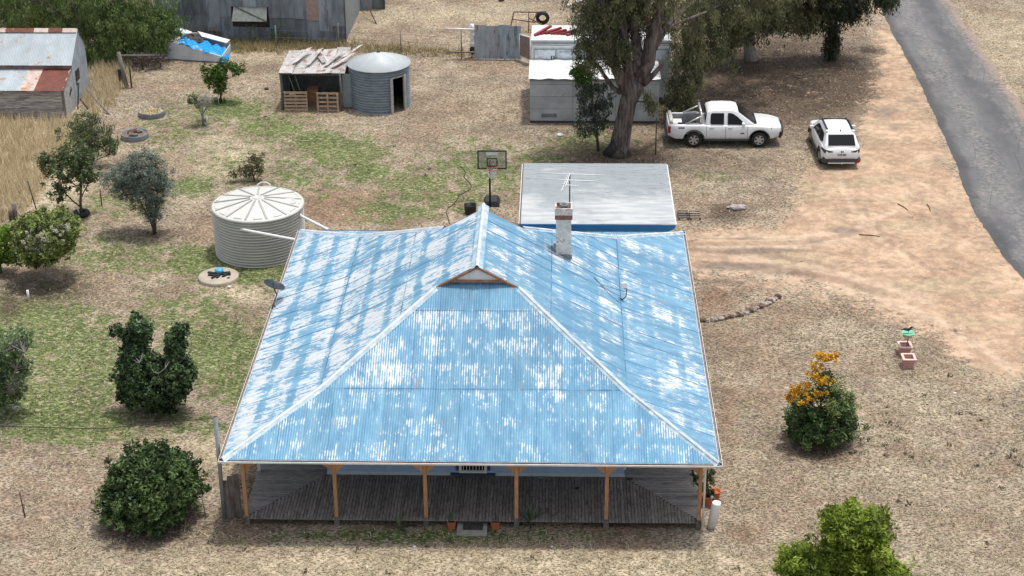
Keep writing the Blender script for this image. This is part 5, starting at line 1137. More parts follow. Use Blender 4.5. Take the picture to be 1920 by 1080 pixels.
for s in (-1, 1):
    build('side_window', MB().prism(sidepoly(cab2, [(.62, 1.16), (.95, 1.05), (1.62, 1.04), (1.62, 1.42), (.95, 1.42)], s, .006), (0, s*.012, 0)), GL, S)
    build('side_window', MB().prism(sidepoly(cab2, [(1.70, 1.04), (2.85, 1.03), (2.45, 1.36), (2.25, 1.43), (1.70, 1.43)], s, .006), (0, s*.012, 0)), GL, S)
    build('roof_rail', MB().tube([(.85, s*.60, 1.57), (.95, s*.60, 1.62), (2.1, s*.59, 1.64), (2.3, s*.59, 1.57)], .028, 6), BLK, S)
    build('rail_cap', MB().blob((.85, s*.61, 1.57), (.12, .07, .05), 8, 6, 0, sm=True), CW, S)
    mm = build('wing_mirror', MB().box((2.72, s*.98, 1.08), (.13, .2, .14)), CW, S, bevel=.03); build('mirror_arm', MB().box((2.78, s*.88, 1.02), (.07, .1, .05)), BLK, mm)
    build('tail_light', MB().prism([(.02, s*.79, .80), (.0, s*.79, .96), (-.03, s*.42, .88), (-.03, s*.42, .84)], (.06, s*.02, 0)).prism([(.02, s*.79, .78), (.45, s*.88, .86), (.42, s*.88, .95), (.0, s*.79, .97)], (0, s*.012, 0)), CP, S)
    build('bumper_corner', MB().blob((.12, s*.74, .42), (.17, .17, .17), 12, 8, 0, sm=True), CP, S)
    build('sill_cladding', MB().box((2.2, s*.885, .36), (2.0, .05, .16)), CP, S)
    build('lower_reflector', MB().box((-.02, s*.72, .40), (.05, .12, .10)), REDL if s < 0 else CP, S)
    for c in wx2: build('wheel_arch', MB().tube([(c+.43*math.cos(t), s*.885, .345+.43*math.sin(t)) for t in np.linspace(-.0, math.pi, 15)], .035, 5), CP, S)
build('rear_window', MB().prism([(.165, -.62, 1.10), (.165, .62, 1.10), (.56, .58, 1.475), (.56, -.58, 1.475)], (-.012, 0, .012)), GL, S)
build('windscreen', MB().prism([(2.54, -.60, 1.535), (2.54, .60, 1.535), (3.26, .72, 1.095), (3.26, -.72, 1.095)], (.006, 0, .008)), GL, S)
build('roof_edge', MB().box((2.48, 0, 1.56), (.07, 1.12, .05)), BLK, S)
for s in (-1, 1): build('roof_edge', MB().box((1.75, s*.555, 1.60), (1.5, .05, .02)), BLK, S)
build('roof_antenna', MB().blob((.8, 0, 1.61), (.07, .03, .04), 8, 5, 0), CP, S)
build('rear_spoiler', MB().box((.60, 0, 1.505), (.16, 1.16, .05)), CW, S, bevel=.02)
build('rear_bumper', MB().box((-.0, 0, .44), (.10, 1.30, .16)), CP, S, bevel=.03)
build('skid_plate', MB().box((-.02, 0, .32), (.08, 1.25, .07)), CHR, S, bevel=.02)
build('tow_ball', MB().blob((-.12, 0, .33), (.04, .04, .04), 8, 6, 0), CHR, S)
npl = build('number_plate', MB().box((-.035, 0, .72), (.02, .40, .12)), mat('plate_white', (.55, .56, .55)), S)
build('plate_marks', MB().box((-.048, -.1, .72), (.006, .10, .06)).box((-.048, .04, .72), (.006, .06, .06)).box((-.048, .14, .72), (.006, .05, .06)), CP, npl)
build('badge', MB().lathe([(.01, 0), (.06, 0), (.06, .02)], (-.035, 0, .86), 14, axis='y'), CHR, S)
build('badge', MB().box((-.03, 0, .87), (.02, .13, .06)), CP, S)
build('underbody', MB().box((2.2, 0, .42), (4.0, 1.15, .28)), BLK, S)
wheels(S, wx2, .90, .34, .21)
# heads away along +Y
gs = G(1533, 303); place(S, (gs[0]+.93, gs[1]-.95, 0), R_(91.5))

# ================================================================== GARDEN BITS
RING = mat('galv_ring', (.22, .24, .26), .6, .2, 3)
for (x, y, lab, kind) in [(285, 216, 'corrugated ring garden bed holding pale straw', 0), (253, 258, 'corrugated ring garden bed holding dark rusty scraps', 1)]:
    p = G(x, y); T = thing('garden_ring', lab, 'garden bed', p, 'round metal garden beds')
    build('ring', MB().lathe([(.65, 0), (.67, .05), (.65, .1), (.67, .15), (.65, .2), (.66, .27), (.63, .27), (.62, .1)], (p[0], p[1], 0), 40), RING, T)
    build('soil', MB().lathe([(.63, .17), (.01, .2)], (p[0], p[1], 0), 24), mat('bed_straw', (.42, .34, .19), .95, .3, 9) if kind == 0 else mat('bed_dark', (.20, .14, .10), .95, .4, 7), T)
    if kind == 0:
        v, f, tn = sprig(120, (p[0], p[1], .18), .04, .28, .035, 1.2); v[:, :2] += np.repeat(rng.normal(0, .25, (120, 2)), 6, 0); o = npmesh('straw', v, f, TALL, T, tone=tn); o['kind'] = 'stuff'
    else:
        for k in range(7): build('scrap_piece', MB().blob((p[0]+random.uniform(-.25, .45), p[1]+random.uniform(-.3, .3), .27), (.18, .13, .08), 6, 4, .35), RB if k > 2 else GT, T)
# stone edging
T = thing('stone_edging', 'curved line of rough stones edging the bed right of the house', 'edging', tuple(G(1380, 595)))
ep = [(1309, 604), (1326, 603), (1345, 601), (1362, 598), (1378, 594), (1392, 592), (1402, 587), (1413, 583), (1424, 577), (1436, 572), (1446, 566), (1456, 561), (1462, 552)]
STN = [mat('stone_pale', (.46, .40, .35), .9, .25, 8, .2), mat('stone_brown', (.16, .10, .08), .9, .3, 8, .2)]
k = 0
for i in range(len(ep)-1):
    for t in (0, .34, .67):
        x = ep[i][0]+(ep[i+1][0]-ep[i][0])*t; y = ep[i][1]+(ep[i+1][1]-ep[i][1])*t; p = G(x+random.uniform(-1, 1), y+random.uniform(-1.2, 1.2)); r = random.uniform(.075, .14)
        mb = MB().blob((p[0], p[1], r*.5), (r*1.25, r*.8, r*.8), 7, 5, .22); ang = random.random()*3
        build('stone', mb, STN[1] if random.random() < (.45 if x < 1420 else .2) else STN[0], T); k += 1
# sticks on the drive
for (x0, y0, x1, y1, lab) in [(1683, 382, 1703, 394, 'longer dark stick lying on the sandy drive'), (1738, 382, 1745, 396, 'shorter stick lying upright to the road on the sandy drive'), (1610, 440, 1650, 443, 'thin twig lying across the drive below the suv')]:
    a, b = G(x0, y0, .02), G(x1, y1, .02); tag(build('stick', MB().tube([a, (a+b)/2+[.02, .02, .01], b], [.022, .02, .012], 6), mat('stick_brown', (.13, .09, .06), .9), loc=tuple(a)), lab, 'stick')
# pink planters, bird table
PK = mat('pink_pot', (.58, .33, .27), .8, .12, 4, .05)
for (x, y, lab) in [(1695, 667, 'pink square planter standing further back by the bird table'), (1702, 690, 'pink square planter nearest the viewer by the bird table')]:
    p = G(x, y-4); T = thing('square_planter', lab, 'planter', p, 'pink planters by the bird table'); w_ = .50; h_ = .36
    mb = MB()
    for sg in ((-1, 0), (1, 0), (0, -1), (0, 1)): pass
    build('planter_body', sqpot(p[0], p[1], w_*.86, h_, PK), PK, T)
    build('planter_rim', MB().box((p[0], p[1]-w_/2+.03, h_), (w_, .09, .05)).box((p[0], p[1]+w_/2-.03, h_), (w_, .09, .05)).box((p[0]-w_/2+.045, p[1], h_), (.09, w_-.15, .05)).box((p[0]+w_/2-.045, p[1], h_), (.09, w_-.15, .05)), mat('pink_rim', (.70, .50, .45), .8), T, bevel=.01)
    build('planter_foot', MB().box((p[0], p[1], .03), (w_*.80, w_*.80, .06)), PK, T); build('soil', MB().box((p[0], p[1], h_*.7), (w_*.66, w_*.66, .02)), mat('brown_soil', (.20, .085, .06), .9), T)
p = G(1698, 668); p = np.array([p[0]+.02, p[1]+.12, 0]); zt_b = .80
T = thing('bird_table', 'green topped tray table on a thin post behind the pink planters', 'bird table', p)
build('post', MB().tube([tuple(p), (p[0]+.03, p[1], zt_b)], .018, 6), RB, T)
c = V(1702, 625, p[1])
build('tray', MB().lathe([(.01, c[2]-.02), (.20, c[2]-.02), (.245, c[2]+.03), (.225, c[2]+.035), (.19, c[2]), (.01, c[2])], (c[0], c[1], 0), 24), mat('mint_tray', (.20, .55, .35), .4), T)
build('tray_base', MB().lathe([(.01, c[2]-.12), (.17, c[2]-.12), (.19, c[2]-.03)], (c[0], c[1], 0), 20), mat('pale_tray', (.48, .52, .42), .6), T)
build('top_post', MB().tube([(p[0]+.03, p[1], zt_b-.05), (c[0]-.05, c[1], c[2]-.1)], .018, 6), RB, T)
B = thing('bird', 'black bird perched on the green tray table', 'bird', (c[0], c[1], c[2]+.04)); z = c[2]+.14
build('bird_body', MB().tube([(c[0]-.25, c[1], z+.02), (c[0]-.16, c[1], z+.02), (c[0]-.08, c[1], z+.015), (c[0], c[1], z+.01), (c[0]+.06, c[1], z+.04), (c[0]+.10, c[1], z+.09), (c[0]+.13, c[1], z+.12), (c[0]+.165, c[1], z+.12), (c[0]+.21, c[1], z+.105)], [.018, .022, .05, .06, .05, .036, .036, .018, .004], 10), BLK, B)
for s in (-1, 1):
    build('wing', MB().blob((c[0]-.06, c[1]+s*.045, z+.025), (.12, .02, .04), 8, 6, 0, sm=True), BLK, B); build('leg', MB().tube([(c[0]+.02, c[1]+s*.025, z-.02), (c[0]+.03, c[1]+s*.025, c[2]+.03)], .007, 5), BLK, B)
# single posts
def post(name, lab, x, yb, yt, r=.03, m=None, cat='post', tilt=0, group=None):
    p = G(x, yb); z = .05
    while topx((p[0], p[1], z))[1] > yt and z < 6: z += .02
    tag(build(name, MB().tube([tuple(p), (p[0]+tilt, p[1], z)], r, 7), m or FP, loc=tuple(p)), lab, cat, group)
post('star_picket', 'rusty star picket standing alone left of the round bush', 47, 970, 924, .022, RB, tilt=-.05)
post('star_picket', 'thin picket close to the right side of the round bush', 386, 972, 930, .015, FP, tilt=-.06)
post('star_picket', 'picket between the big gum and the white ute', 1229, 290, 222, .03, DT)
post('star_picket', 'tall leaning picket at the edge of the tall grass', 71, 402, 340, .028, DT, tilt=-.25)
post('star_picket', 'short picket right of the citrus tree', 191, 386, 355, .025, DT)
post('star_picket', 'picket at the back of the annex beside the gum roots', 1139, 310, 294, .03, DT)
post('timber_post', 'square dark timber post above the flowering bush', 30, 412, 382, .10, GT)
post('timber_post', 'short dark timber stump left of the square post', 22, 415, 396, .09, DT)
post('tree_guard', 'short white tree guard at the left lawn edge', 54, 562, 545, .05, mat('clean_white', (.80, .80, .80)), 'tree guard')
post('tree_guard', 'white tree guard at the foot of the leftmost shrub', 27, 768, 754, .07, mat('clean_white', (.80, .80, .80)), 'tree guard', .03)
# pale stones scattered, debris near top
for (x, y, r, lab) in [(1070, 14, .25, 'pale boulder at the top beside the gum crown'), (1088, 5, .3, 'white lump at the top edge beside the gum crown'), (940, 2, .2, 'dark lump at the top edge above the rails'), (500, 168, .12, 'dark lump on the lawn by the small tree'), (1050, 255, .16, 'pale stone at the corner of the white roofed shed'), (643, 404, .05, 'white pebble on the bare red soil'), (1790, 738, .06, 'white pebble on the gravel right of the orange shrub'), (777, 1026, .05, 'white pebble left of the step'), (1035, 1026, .04, 'white pebble right of the strappy plant')]:
    p = G(x, y); tag(build('stone', MB().blob((p[0], p[1], r*.4), (r, r*.7, r*.6), 9, 6, .15), DT if 'dark' in lab else WHT, loc=tuple(p)), lab, 'stone')
# ================================================================== TREES AND SHRUBS
def leafquads(c, n, rad, size, droop, asp, tone, tj, up=0):
    """n leaves round every centre c (M,3); rad (M,3)"""
    M_ = len(c); cc = np.repeat(c, n, 0); rr = np.repeat(rad, n, 0)
    d = rng.normal(0, 1, (M_*n, 3)); d /= np.linalg.norm(d, axis=1)[:, None]
    pos = cc+d*rr*(rng.random(M_*n)**.5)[:, None]
    if droop: pos[:, 2] -= np.abs(rng.normal(0, droop, M_*n))
    a = rng.normal(0, 1, (M_*n, 3)); a[:, 2] = a[:, 2]*.6-(1.6 if droop else 0)+up; a /= np.linalg.norm(a, axis=1)[:, None]
    b = np.cross(a, rng.normal(0, 1, (M_*n, 3))); b /= np.linalg.norm(b, axis=1)[:, None]
    L = size*rng.uniform(.6, 1.4, M_*n)[:, None]; W = L*asp
    v = np.stack([pos-a*L/2, pos+b*W/2, pos+a*L/2, pos-b*W/2], 1).reshape(-1, 3)
    v[:, 2] = np.maximum(v[:, 2], .02)
    t = np.clip(np.repeat(tone, n)+rng.normal(0, tj, M_*n), 0, 1)
    return v, np.repeat(t, 4)
def crown(blobs_, n, size, asp=.5, droop=0, cr=.22, tj=.12, shell=.55, floor=.1, up=0, hole=.22):
    vs, ts, cs_ = [], [], []
    for (c, r, m) in blobs_:
        c, r = np.array(c, float), np.array(r, float)
        d = rng.normal(0, 1, (m, 3)); d /= np.linalg.norm(d, axis=1)[:, None]
        rad = (shell+(1-shell)*rng.random(m))[:, None]; rad[rng.random(m) < .2] *= 1.25
        p = c+d*r*rad; p = p[p[:, 2] > floor]
        if hole: 
            k = np.sin(p[:, 0]*2.3+1)*np.sin(p[:, 1]*1.9)*np.sin(p[:, 2]*2.7+.5); p = p[k < 1-hole]
        v, t = leafquads(p, n, np.full((len(p), 3), cr)*rng.uniform(.6, 1.3, (len(p), 1)), size, droop, asp, rng.uniform(.05, .95, len(p)), tj, up)
        vs.append(v); ts.append(t); cs_.append(p)
    return np.concatenate(vs), np.concatenate(ts), np.concatenate(cs_)
BARK = mat('bark_brown', (.13, .10, .085), .9, .35, 5, .05, stretch=(3, 3, .6), dirt=(.065, .05, .045), dthr=.55, bs=1.0)
BARKG = mat('gum_bark', (.155, .13, .115), .85, .35, 3, .03, stretch=(3, 3, .5), dirt=(.06, .045, .042), dthr=.50, dscale=2.2, bs=1.2)
BARKP = mat('pale_gum_bark', (.40, .38, .35), .8, .25, 3, .05, stretch=(3, 3, .6), dirt=(.20, .17, .15), dthr=.58)
GREYT = mat('grey_twig', (.24, .22, .21), .9, .3)
def tree(name, lab, cat, base, limbs, blobs_, m_leaf, n, size, bark=BARK, twigs=30, twr=.012, group=None, extra=None, **kw):
    T = thing(name, lab, cat, tuple(base), group); base = np.array(base, float)
    mb = MB(); ends = []
    for L in limbs:
        pts = [base+np.array(p[:3], float) for p in L]; mb.tube(pts, [p[3] for p in L], 10 if L[0][3] > .1 else 7); ends += pts[1:]
    v, t, cs_ = crown(blobs_, n, size, **kw); f = np.arange(len(v)).reshape(-1, 4)
    ends = np.array(ends)
    for c in cs_[rng.choice(len(cs_), min(twigs, len(cs_)), replace=False)]:
        if np.min(np.linalg.norm(ends-c, axis=1)) > 2.0: continue
        e = ends[np.argmin(np.linalg.norm(ends-c, axis=1)+np.maximum(0, ends[:, 2]-c[2])*2)]; mid = (e+c)/2+rng.normal(0, .06, 3)
        mb.tube([e, mid, c], [twr*1.6, twr*1.1, twr*.4], 4, cap=False)
    build('trunk', mb, bark, T)
    npmesh('crown', v, f, m_leaf, T, tone=t)
    if extra:
        for nm, bl, mm, kk in extra:
            v, t, _ = crown(bl, **kk); o = npmesh(nm, v, np.arange(len(v)).reshape(-1, 4), mm, T, tone=t); o['kind'] = 'stuff'
    return T
def BV(x, y, Y, rx, ry, rd, m):  # ellipsoid seen at a pixel, at depth Y
    c = V(x, y, Y); s = ppm(c); return (c, (rx/s, rd, ry/s*1.08), m)
LM = dict(
 gum=leaf_mat('gum_leaves', (0.053, 0.059, 0.031), (0.236, 0.236, 0.118), trans=.2),
 gumb=leaf_mat('gum_leaves_bright', (0.041, 0.088, 0.014), (0.130, 0.236, 0.035), trans=.25),
 pepper=leaf_mat('pepper_leaves', (0.059, 0.100, 0.031), (0.295, 0.389, 0.130), trans=.25),
 round=leaf_mat('round_bush_leaves', (0.021, 0.042, 0.015), (0.124, 0.195, 0.059), trans=.15),
 dark=leaf_mat('dark_shrub_leaves', (0.021, 0.042, 0.019), (0.118, 0.189, 0.071), trans=.12),
 olive=leaf_mat('olive_leaves', (0.088, 0.112, 0.088), (0.271, 0.319, 0.260), trans=.15),
 citrus=leaf_mat('citrus_leaves', (0.041, 0.065, 0.026), (0.177, 0.236, 0.088), trans=.2),
 flower=leaf_mat('flowering_shrub_leaves', (0.047, 0.077, 0.024), (0.354, 0.420, 0.118), trans=.2),
 cream=leaf_mat('cream_flowers', (.36, .35, .24), (.62, .60, .45), trans=.1),
 lime=leaf_mat('lime_leaves', (0.071, 0.142, 0.018), (0.283, 0.420, 0.059), trans=.3),
 bright=leaf_mat('bright_leaves', (.06, .10, .010), (.34, .44, .055), trans=.3),
 orange=leaf_mat('orange_flowers', (.50, .24, .01), (.76, .46, .04), trans=.15),
 grev=leaf_mat('grevillea_leaves', (0.026, 0.052, 0.019), (0.142, 0.224, 0.071), trans=.15),
 greyb=leaf_mat('bare_grey_leaves', (0.189, 0.177, 0.142), (0.354, 0.342, 0.283), trans=.1),
 left=leaf_mat('left_shrub_leaves', (0.053, 0.088, 0.035), (0.295, 0.401, 0.177), trans=.2))
def px2(base, x, y, dY=0.0):
    p = V(x, y, base[1]+dY)-np.array(base); return (p[0], p[1], p[2])
# --- main gum
b = G(1160, 288)
def L_(*pts): return [(*px2(b, x, y, dy), r) for x, y, dy, r in pts]
limbs = [[(0.0, 0, -.05, 0.68), (.02, .05, .35, 0.48), *L_((1172, 220, 0, 0.41), (1178, 190, 0, 0.41), (1190, 165, 0, 0.44), (1192, 140, .05, 0.37))],
         L_((1178, 175, 0, 0.33), (1165, 150, -.1, 0.28), (1150, 115, -.3, 0.22), (1140, 60, -.5, 0.18), (1130, 10, -.7, 0.15), (1110, -80, -.8, 0.09)),
         L_((1185, 165, 0, 0.33), (1176, 120, .1, 0.27), (1168, 80, .2, 0.24), (1165, 30, .3, 0.21), (1170, -60, .4, 0.13), (1160, -180, .4, 0.07)),
         L_((1192, 155, 0, 0.33), (1197, 110, .3, 0.27), (1190, 60, .6, 0.22), (1183, 0, .9, 0.17), (1190, -120, 1.2, 0.10)),
         L_((1196, 150, 0, 0.37), (1215, 118, .1, 0.33), (1220, 80, .1, 0.31), (1232, 40, .1, 0.25), (1240, 0, .2, 0.20), (1262, -100, .3, 0.10)),
         L_((1224, 90, .1, 0.22), (1250, 50, 1.0, 0.14), (1285, 15, 3, 0.11), (1330, -20, 6.3, 0.07)),
         L_((1228, 66, .1, 0.13), (1265, 45, 1.4, 0.07), (1310, 28, 4, 0.06), (1350, 10, 7, 0.03)),
         L_((1205, 155, 0, 0.24), (1225, 140, -.2, 0.13), (1238, 125, -.3, 0.10), (1246, 110, -.4, 0.06)),
         L_((1165, 175, 0, 0.13), (1150, 165, .1, 0.11), (1132, 140, .1, 0.09), (1122, 122, .1, 0.06)),
         L_((1215, 45, .1, 0.17), (1214, 0, -.3, 0.13), (1205, -90, -.6, 0.09)),
         [(-.25, -.2, 0, 0.27), (-.1, 0, .3, 0.38), (0, .05, .8, 0.33)], [(.35, -.15, -.02, 0.22), (.18, 0, .35, 0.33)], [(-.6, .15, -.02, 0.13), (-.2, .05, .25, 0.24)]]
build_scar = True
BL = [BV(1112, 60, b[1]-.3, 38, 70, .9, 120), BV(1160, 10, b[1]+1.3, 80, 60, 1.3, 170), BV(1135, 20, b[1]-.6, 40, 30, .5, 40), BV(1130, -80, b[1], 110, 80, 2.2, 260), BV(1230, -60, b[1]+.5, 130, 90, 2.4, 260), BV(1200, 40, b[1]+1.0, 60, 45, .7, 60),
      BV(1290, 30, b[1]+5.5, 60, 50, 1.5, 110), BV(1325, 85, b[1]+6.5, 50, 55, 1.3, 90), BV(1290, 135, b[1]+4.6, 42, 65, .9, 110), BV(1265, 185, b[1]+4.0, 24, 45, .6, 50), BV(1385, -10, b[1]+8.0, 100, 60, 2.2, 180), BV(1340, -90, b[1]+9, 150, 60, 3.0, 260), BV(1480, -60, b[1]+11, 150, 50, 3.0, 240),
      BV(1150, 92, b[1]-.4, 40, 34, .6, 55), BV(1214, 180, b[1]-.6, 10, 6, .15, 6), BV(1226, 193, b[1]-.6, 9, 6, .15, 6)]
GT_ = tree('gum_tree', 'massive gum tree with a thick grey forked trunk between annex and white shed', 'gum tree', b, limbs, BL, LM['gum'], 72, .155, BARKG, 300, .02, 'gum trees', asp=.28, droop=.22, cr=.29, shell=.35, hole=.42)
build('burnt_hollow', MB().tube([b+[-.36, -.16, -.02], b+[-.24, -.16, .35], b+[-.12, -.16, .80]], [.42, .30, .14], 9), mat('soot_and_shade_black', (.03, .028, .027)), GT_)
# --- pale-trunked gum
b = G(1408, 112)
limbs = [[(0, 0, -.05, .42), *L_((1404, 85, 0, .30), (1406, 60, 0, .26), (1412, 30, .1, .22), (1405, -40, 0, .15))], L_((1404, 80, 0, .22), (1390, 50, -.2, .16), (1360, 10, -.6, .11), (1330, -30, -.9, .07)), L_((1408, 62, 0, .16), (1435, 40, .3, .10), (1475, 5, .5, .07)), [(-.3, 0, -.02, .14), (-.05, .02, .5, .26)], [(.35, 0, -.02, .14), (.05, .02, .5, .26)]]
BL = [BV(1385, 25, b[1]-1.0, 80, 50, 1.5, 220), BV(1470, 25, b[1]-.6, 70, 38, 1.4, 170), BV(1450, -60, b[1], 160, 70, 2.6, 240), BV(1330, 20, b[1]-.5, 60, 45, 1.3, 110), BV(1368, 70, b[1]-1.0, 22, 40, .5, 45)]
tree('gum_tree', 'gum tree with a pale smooth trunk standing behind the white ute', 'gum tree', b, limbs, BL, LM['gum'], 44, .20, BARKP, 120, .016, 'gum trees', asp=.28, droop=.22, cr=.36, shell=.35)
# --- dark gum by the road, low hanging foliage
b = G(1562, 112)
limbs = [[(0, 0, -.05, .12), *L_((1560, 80, 0, .11), (1562, 40, 0, .10), (1570, 0, 0, .09), (1580, -70, 0, .06))], L_((1562, 45, 0, .07), (1540, 15, .2, .05), (1530, -20, .2, .03)), L_((1563, 40, 0, .06), (1590, 10, .2, .04), (1630, -30, .2, .03))]
BL = [BV(1545, 15, b[1], 60, 36, 1.0, 260), BV(1600, 10, b[1]+.4, 38, 28, .8, 110), BV(1560, 75, b[1], 16, 35, .4, 70), BV(1570, -50, b[1], 100, 50, 2, 220), BV(1660, -6, b[1]+2, 28, 14, .8, 60), BV(1505, 35, b[1], 22, 22, .6, 50)]
tree('gum_tree', 'dark slender gum with low hanging foliage close to the road edge', 'gum tree', b, limbs, BL, leaf_mat('dark_gum_leaves', (0.019, 0.026, 0.017), (0.071, 0.088, 0.041), trans=.15), 44, .17, BARK, 70, .014, 'gum trees', asp=.3, droop=.25, cr=.28, shell=.3)
# --- sapling left of the main trunk, bright tuft
b = G(1122, 283)
limbs = [[(0, 0, -.05, .07), *L_((1118, 240, 0, .06), (1112, 200, 0, .05), (1108, 150, 0, .035), (1100, 120, 0, .02))], L_((1115, 220, 0, .03), (1098, 195, -.1, .02)), L_((1115, 225, 0, .03), (1135, 190, .1, .02))]
BL = [BV(1105, 180, b[1], 26, 38, .6, 60), BV(1125, 215, b[1], 24, 28, .5, 46), BV(1100, 235, b[1]-.1, 24, 22, .5, 26), BV(1135, 180, b[1]+.2, 18, 28, .4, 24)]
tree('gum_sapling', 'slim dark leaved sapling beside the thick gum trunk with a bright green tuft', 'tree', b, limbs, BL, leaf_mat('sapling_leaves', (0.035, 0.047, 0.035), (0.118, 0.142, 0.100), trans=.15), 26, .14, BARK, 40, .01, asp=.4, droop=.08, cr=.22,
     extra=[('bright_tuft', [BV(1092, 135, b[1]+.1, 20, 22, .5, 34), BV(1085, 142, b[1], 14, 14, .4, 14), BV(1105, 165, b[1]+.1, 12, 16, .3, 10)], LM['gumb'], dict(n=50, size=.13, asp=.45, cr=.2))])
# --- pepper tree top-left
b = G(160, 110)
limbs = [[(0, 0, -.05, .35), (0, 0, 1.4, .28), (-.3, .2, 2.8, .22), (-1, .3, 4, .15)], [(0, 0, 1.5, .2), (1.2, .2, 2.8, .14), (2.6, .2, 3.6, .08)], [(-.1, 0, 1.6, .2), (-2, .2, 3, .14), (-4, .3, 3.8, .08)], [(0, 0, 1.2, .12), (1, -.4, 2.2, .08), (2.2, -.6, 2.4, .05)]]
BL = [BV(240, 45, b[1], 90, 55, 1.6, 420), BV(130, 20, b[1]+.8, 110, 50, 1.8, 380), BV(30, 15, b[1]+2, 90, 42, 1.8, 300), BV(200, -50, b[1]+.5, 150, 70, 2.4, 380), BV(300, 40, b[1]+.5, 42, 40, 1.0, 170), BV(200, 100, b[1]-.6, 46, 34, 1.0, 150), BV(285, 78, b[1]-.3, 28, 30, .7, 80), BV(180, 125, b[1]-.8, 24, 16, .6, 40), BV(50, -60, b[1]+1, 120, 60, 2.2, 200)]
tree('pepper_tree', 'wide drooping green pepper tree behind the small timber shed', 'tree', b, limbs, BL, LM['pepper'], 48, .17, BARK, 90, .016, asp=.26, droop=.28, cr=.34, shell=.4, floor=.3)
# low scrub by the pepper tree
p = G(300, 128); tree('dead_scrub', 'dark scrubby undergrowth between pepper tree and white trailer', 'bush', p, [[(0, 0, 0, .03), (.2, 0, .6, .02)]], [BV(272, 112, p[1], 42, 12, .8, 60), BV(225, 140, p[1]-1.5, 10, 8, .3, 8)], leaf_mat('scrub', (0.071, 0.053, 0.047), (0.236, 0.189, 0.153), trans=0), 26, .13, BARK, 40, asp=.25, cr=.25)
p = G(395, 72); tree('dead_scrub', 'brownish dry shrub against the iron shed behind the trailer', 'bush', p, [[(0, 0, 0, .03), (.2, 0, .6, .02)]], [BV(390, 60, p[1], 32, 12, .6, 50)], leaf_mat('scrub2', (0.142, 0.094, 0.071), (0.307, 0.224, 0.177), trans=0), 22, .12, BARK, 40, asp=.2, cr=.22)
p = G(515, 82); tree('weed_clump', 'tall green weeds growing at the foot of the iron shed', 'weeds', p, [[(0, 0, 0, .02), (.1, 0, .5, .01)]], [BV(540, 74, p[1], 55, 9, .5, 50), BV(470, 62, p[1]+.3, 16, 18, .3, 18), BV(532, 50, p[1]+.3, 8, 20, .2, 12), BV(440, 80, p[1], 20, 10, .4, 20)], leaf_mat('weeds', (0.059, 0.083, 0.041), (0.236, 0.260, 0.118), trans=.1), 16, .12, BARK, 20, asp=.2, cr=.2)
# --- round bush
b = G(288, 975)
tree('round_bush', 'big round dense dark green bush at lower left', 'bush', b, [[(0, 0, -.05, .12), (0, 0, 1.2, .08)], [(0, 0, .2, .06), (.7, .2, 1.6, .03)], [(0, 0, .2, .06), (-.7, .2, 1.5, .03)], [(0, 0, .2, .06), (0, -.6, 1.4, .03)]],
     [((b[0]+.06, b[1]+.1, 1.12), (1.34, 1.3, 1.18), 620), ((b[0]+.15, b[1]+.2, 1.7), (.95, .9, .62), 170), ((b[0]-.2, b[1]-.1, .85), (1.28, 1.2, .75), 260)], LM['round'], 40, .135, BARK, 60, asp=.42, cr=.18, shell=.78, up=.5, floor=.12, hole=.08)
# --- two-lobed shrub
b = G(298, 770)
tree('two_lobed_shrub', 'tall dark shrub with two upright lobes on the green lawn', 'shrub', b, [[(0, 0, -.05, .10), *L_((285, 700, 0, .06), (272, 640, .1, .03), (265, 600, .1, .015))], [(0, 0, .1, .08), *L_((320, 700, 0, .05), (335, 640, 0, .02))], L_((325, 690, -.1, .03), (345, 672, -.2, .025), (360, 655, -.2, .015), (358, 632, -.2, .008)), L_((360, 655, -.2, .015), (376, 665, -.25, .008)), L_((288, 735, -.5, .02), (298, 700, -.7, .015), (310, 690, -.7, .008)), L_((262, 705, -.6, .016), (262, 680, -.7, .012), (270, 668, -.7, .006))],
     [BV(258, 625, b[1]+.1, 24, 34, .5, 80), BV(255, 672, b[1], 32, 34, .6, 110), BV(285, 715, b[1], 66, 45, .95, 260), BV(328, 650, b[1]+.1, 20, 38, .4, 70), BV(330, 705, b[1]-.1, 34, 40, .7, 120), BV(248, 728, b[1], 28, 34, .6, 80), BV(222, 620, b[1]+.1, 14, 8, .2, 10), BV(302, 755, b[1], 36, 18, .6, 50), BV(340, 615, b[1]+.1, 12, 10, .2, 10)], LM['dark'], 44, .125, GREYT, 80, .012, asp=.6, cr=.19, shell=.45)
# --- leftmost shrub
b = G(8, 775)
tree('pale_shrub', 'pale green shrub with grey dead branches cut by the left edge', 'shrub', b, [[(0, 0, -.05, .09), (.1, 0, 1.2, .06), (.3, 0, 2.4, .03)], L_((15, 740, 0, .04), (30, 690, -.5, .03), (45, 660, -.6, .01))],
     [BV(15, 650, b[1], 38, 38, .7, 90), BV(20, 700, b[1], 36, 34, .7, 110), BV(8, 735, b[1], 34, 26, .7, 80), BV(-25, 680, b[1], 40, 70, .9, 120), BV(45, 632, b[1], 16, 18, .3, 18)], LM['left'], 26, .13, GREYT, 90, .013, asp=.42, cr=.2, shell=.5,
     extra=[('dead_twigs', [BV(22, 720, b[1]-.5, 16, 16, .2, 16), BV(22, 640, b[1]-.4, 16, 8, .2, 10)], LM['greyb'], dict(n=16, size=.2, asp=.09, cr=.16))])
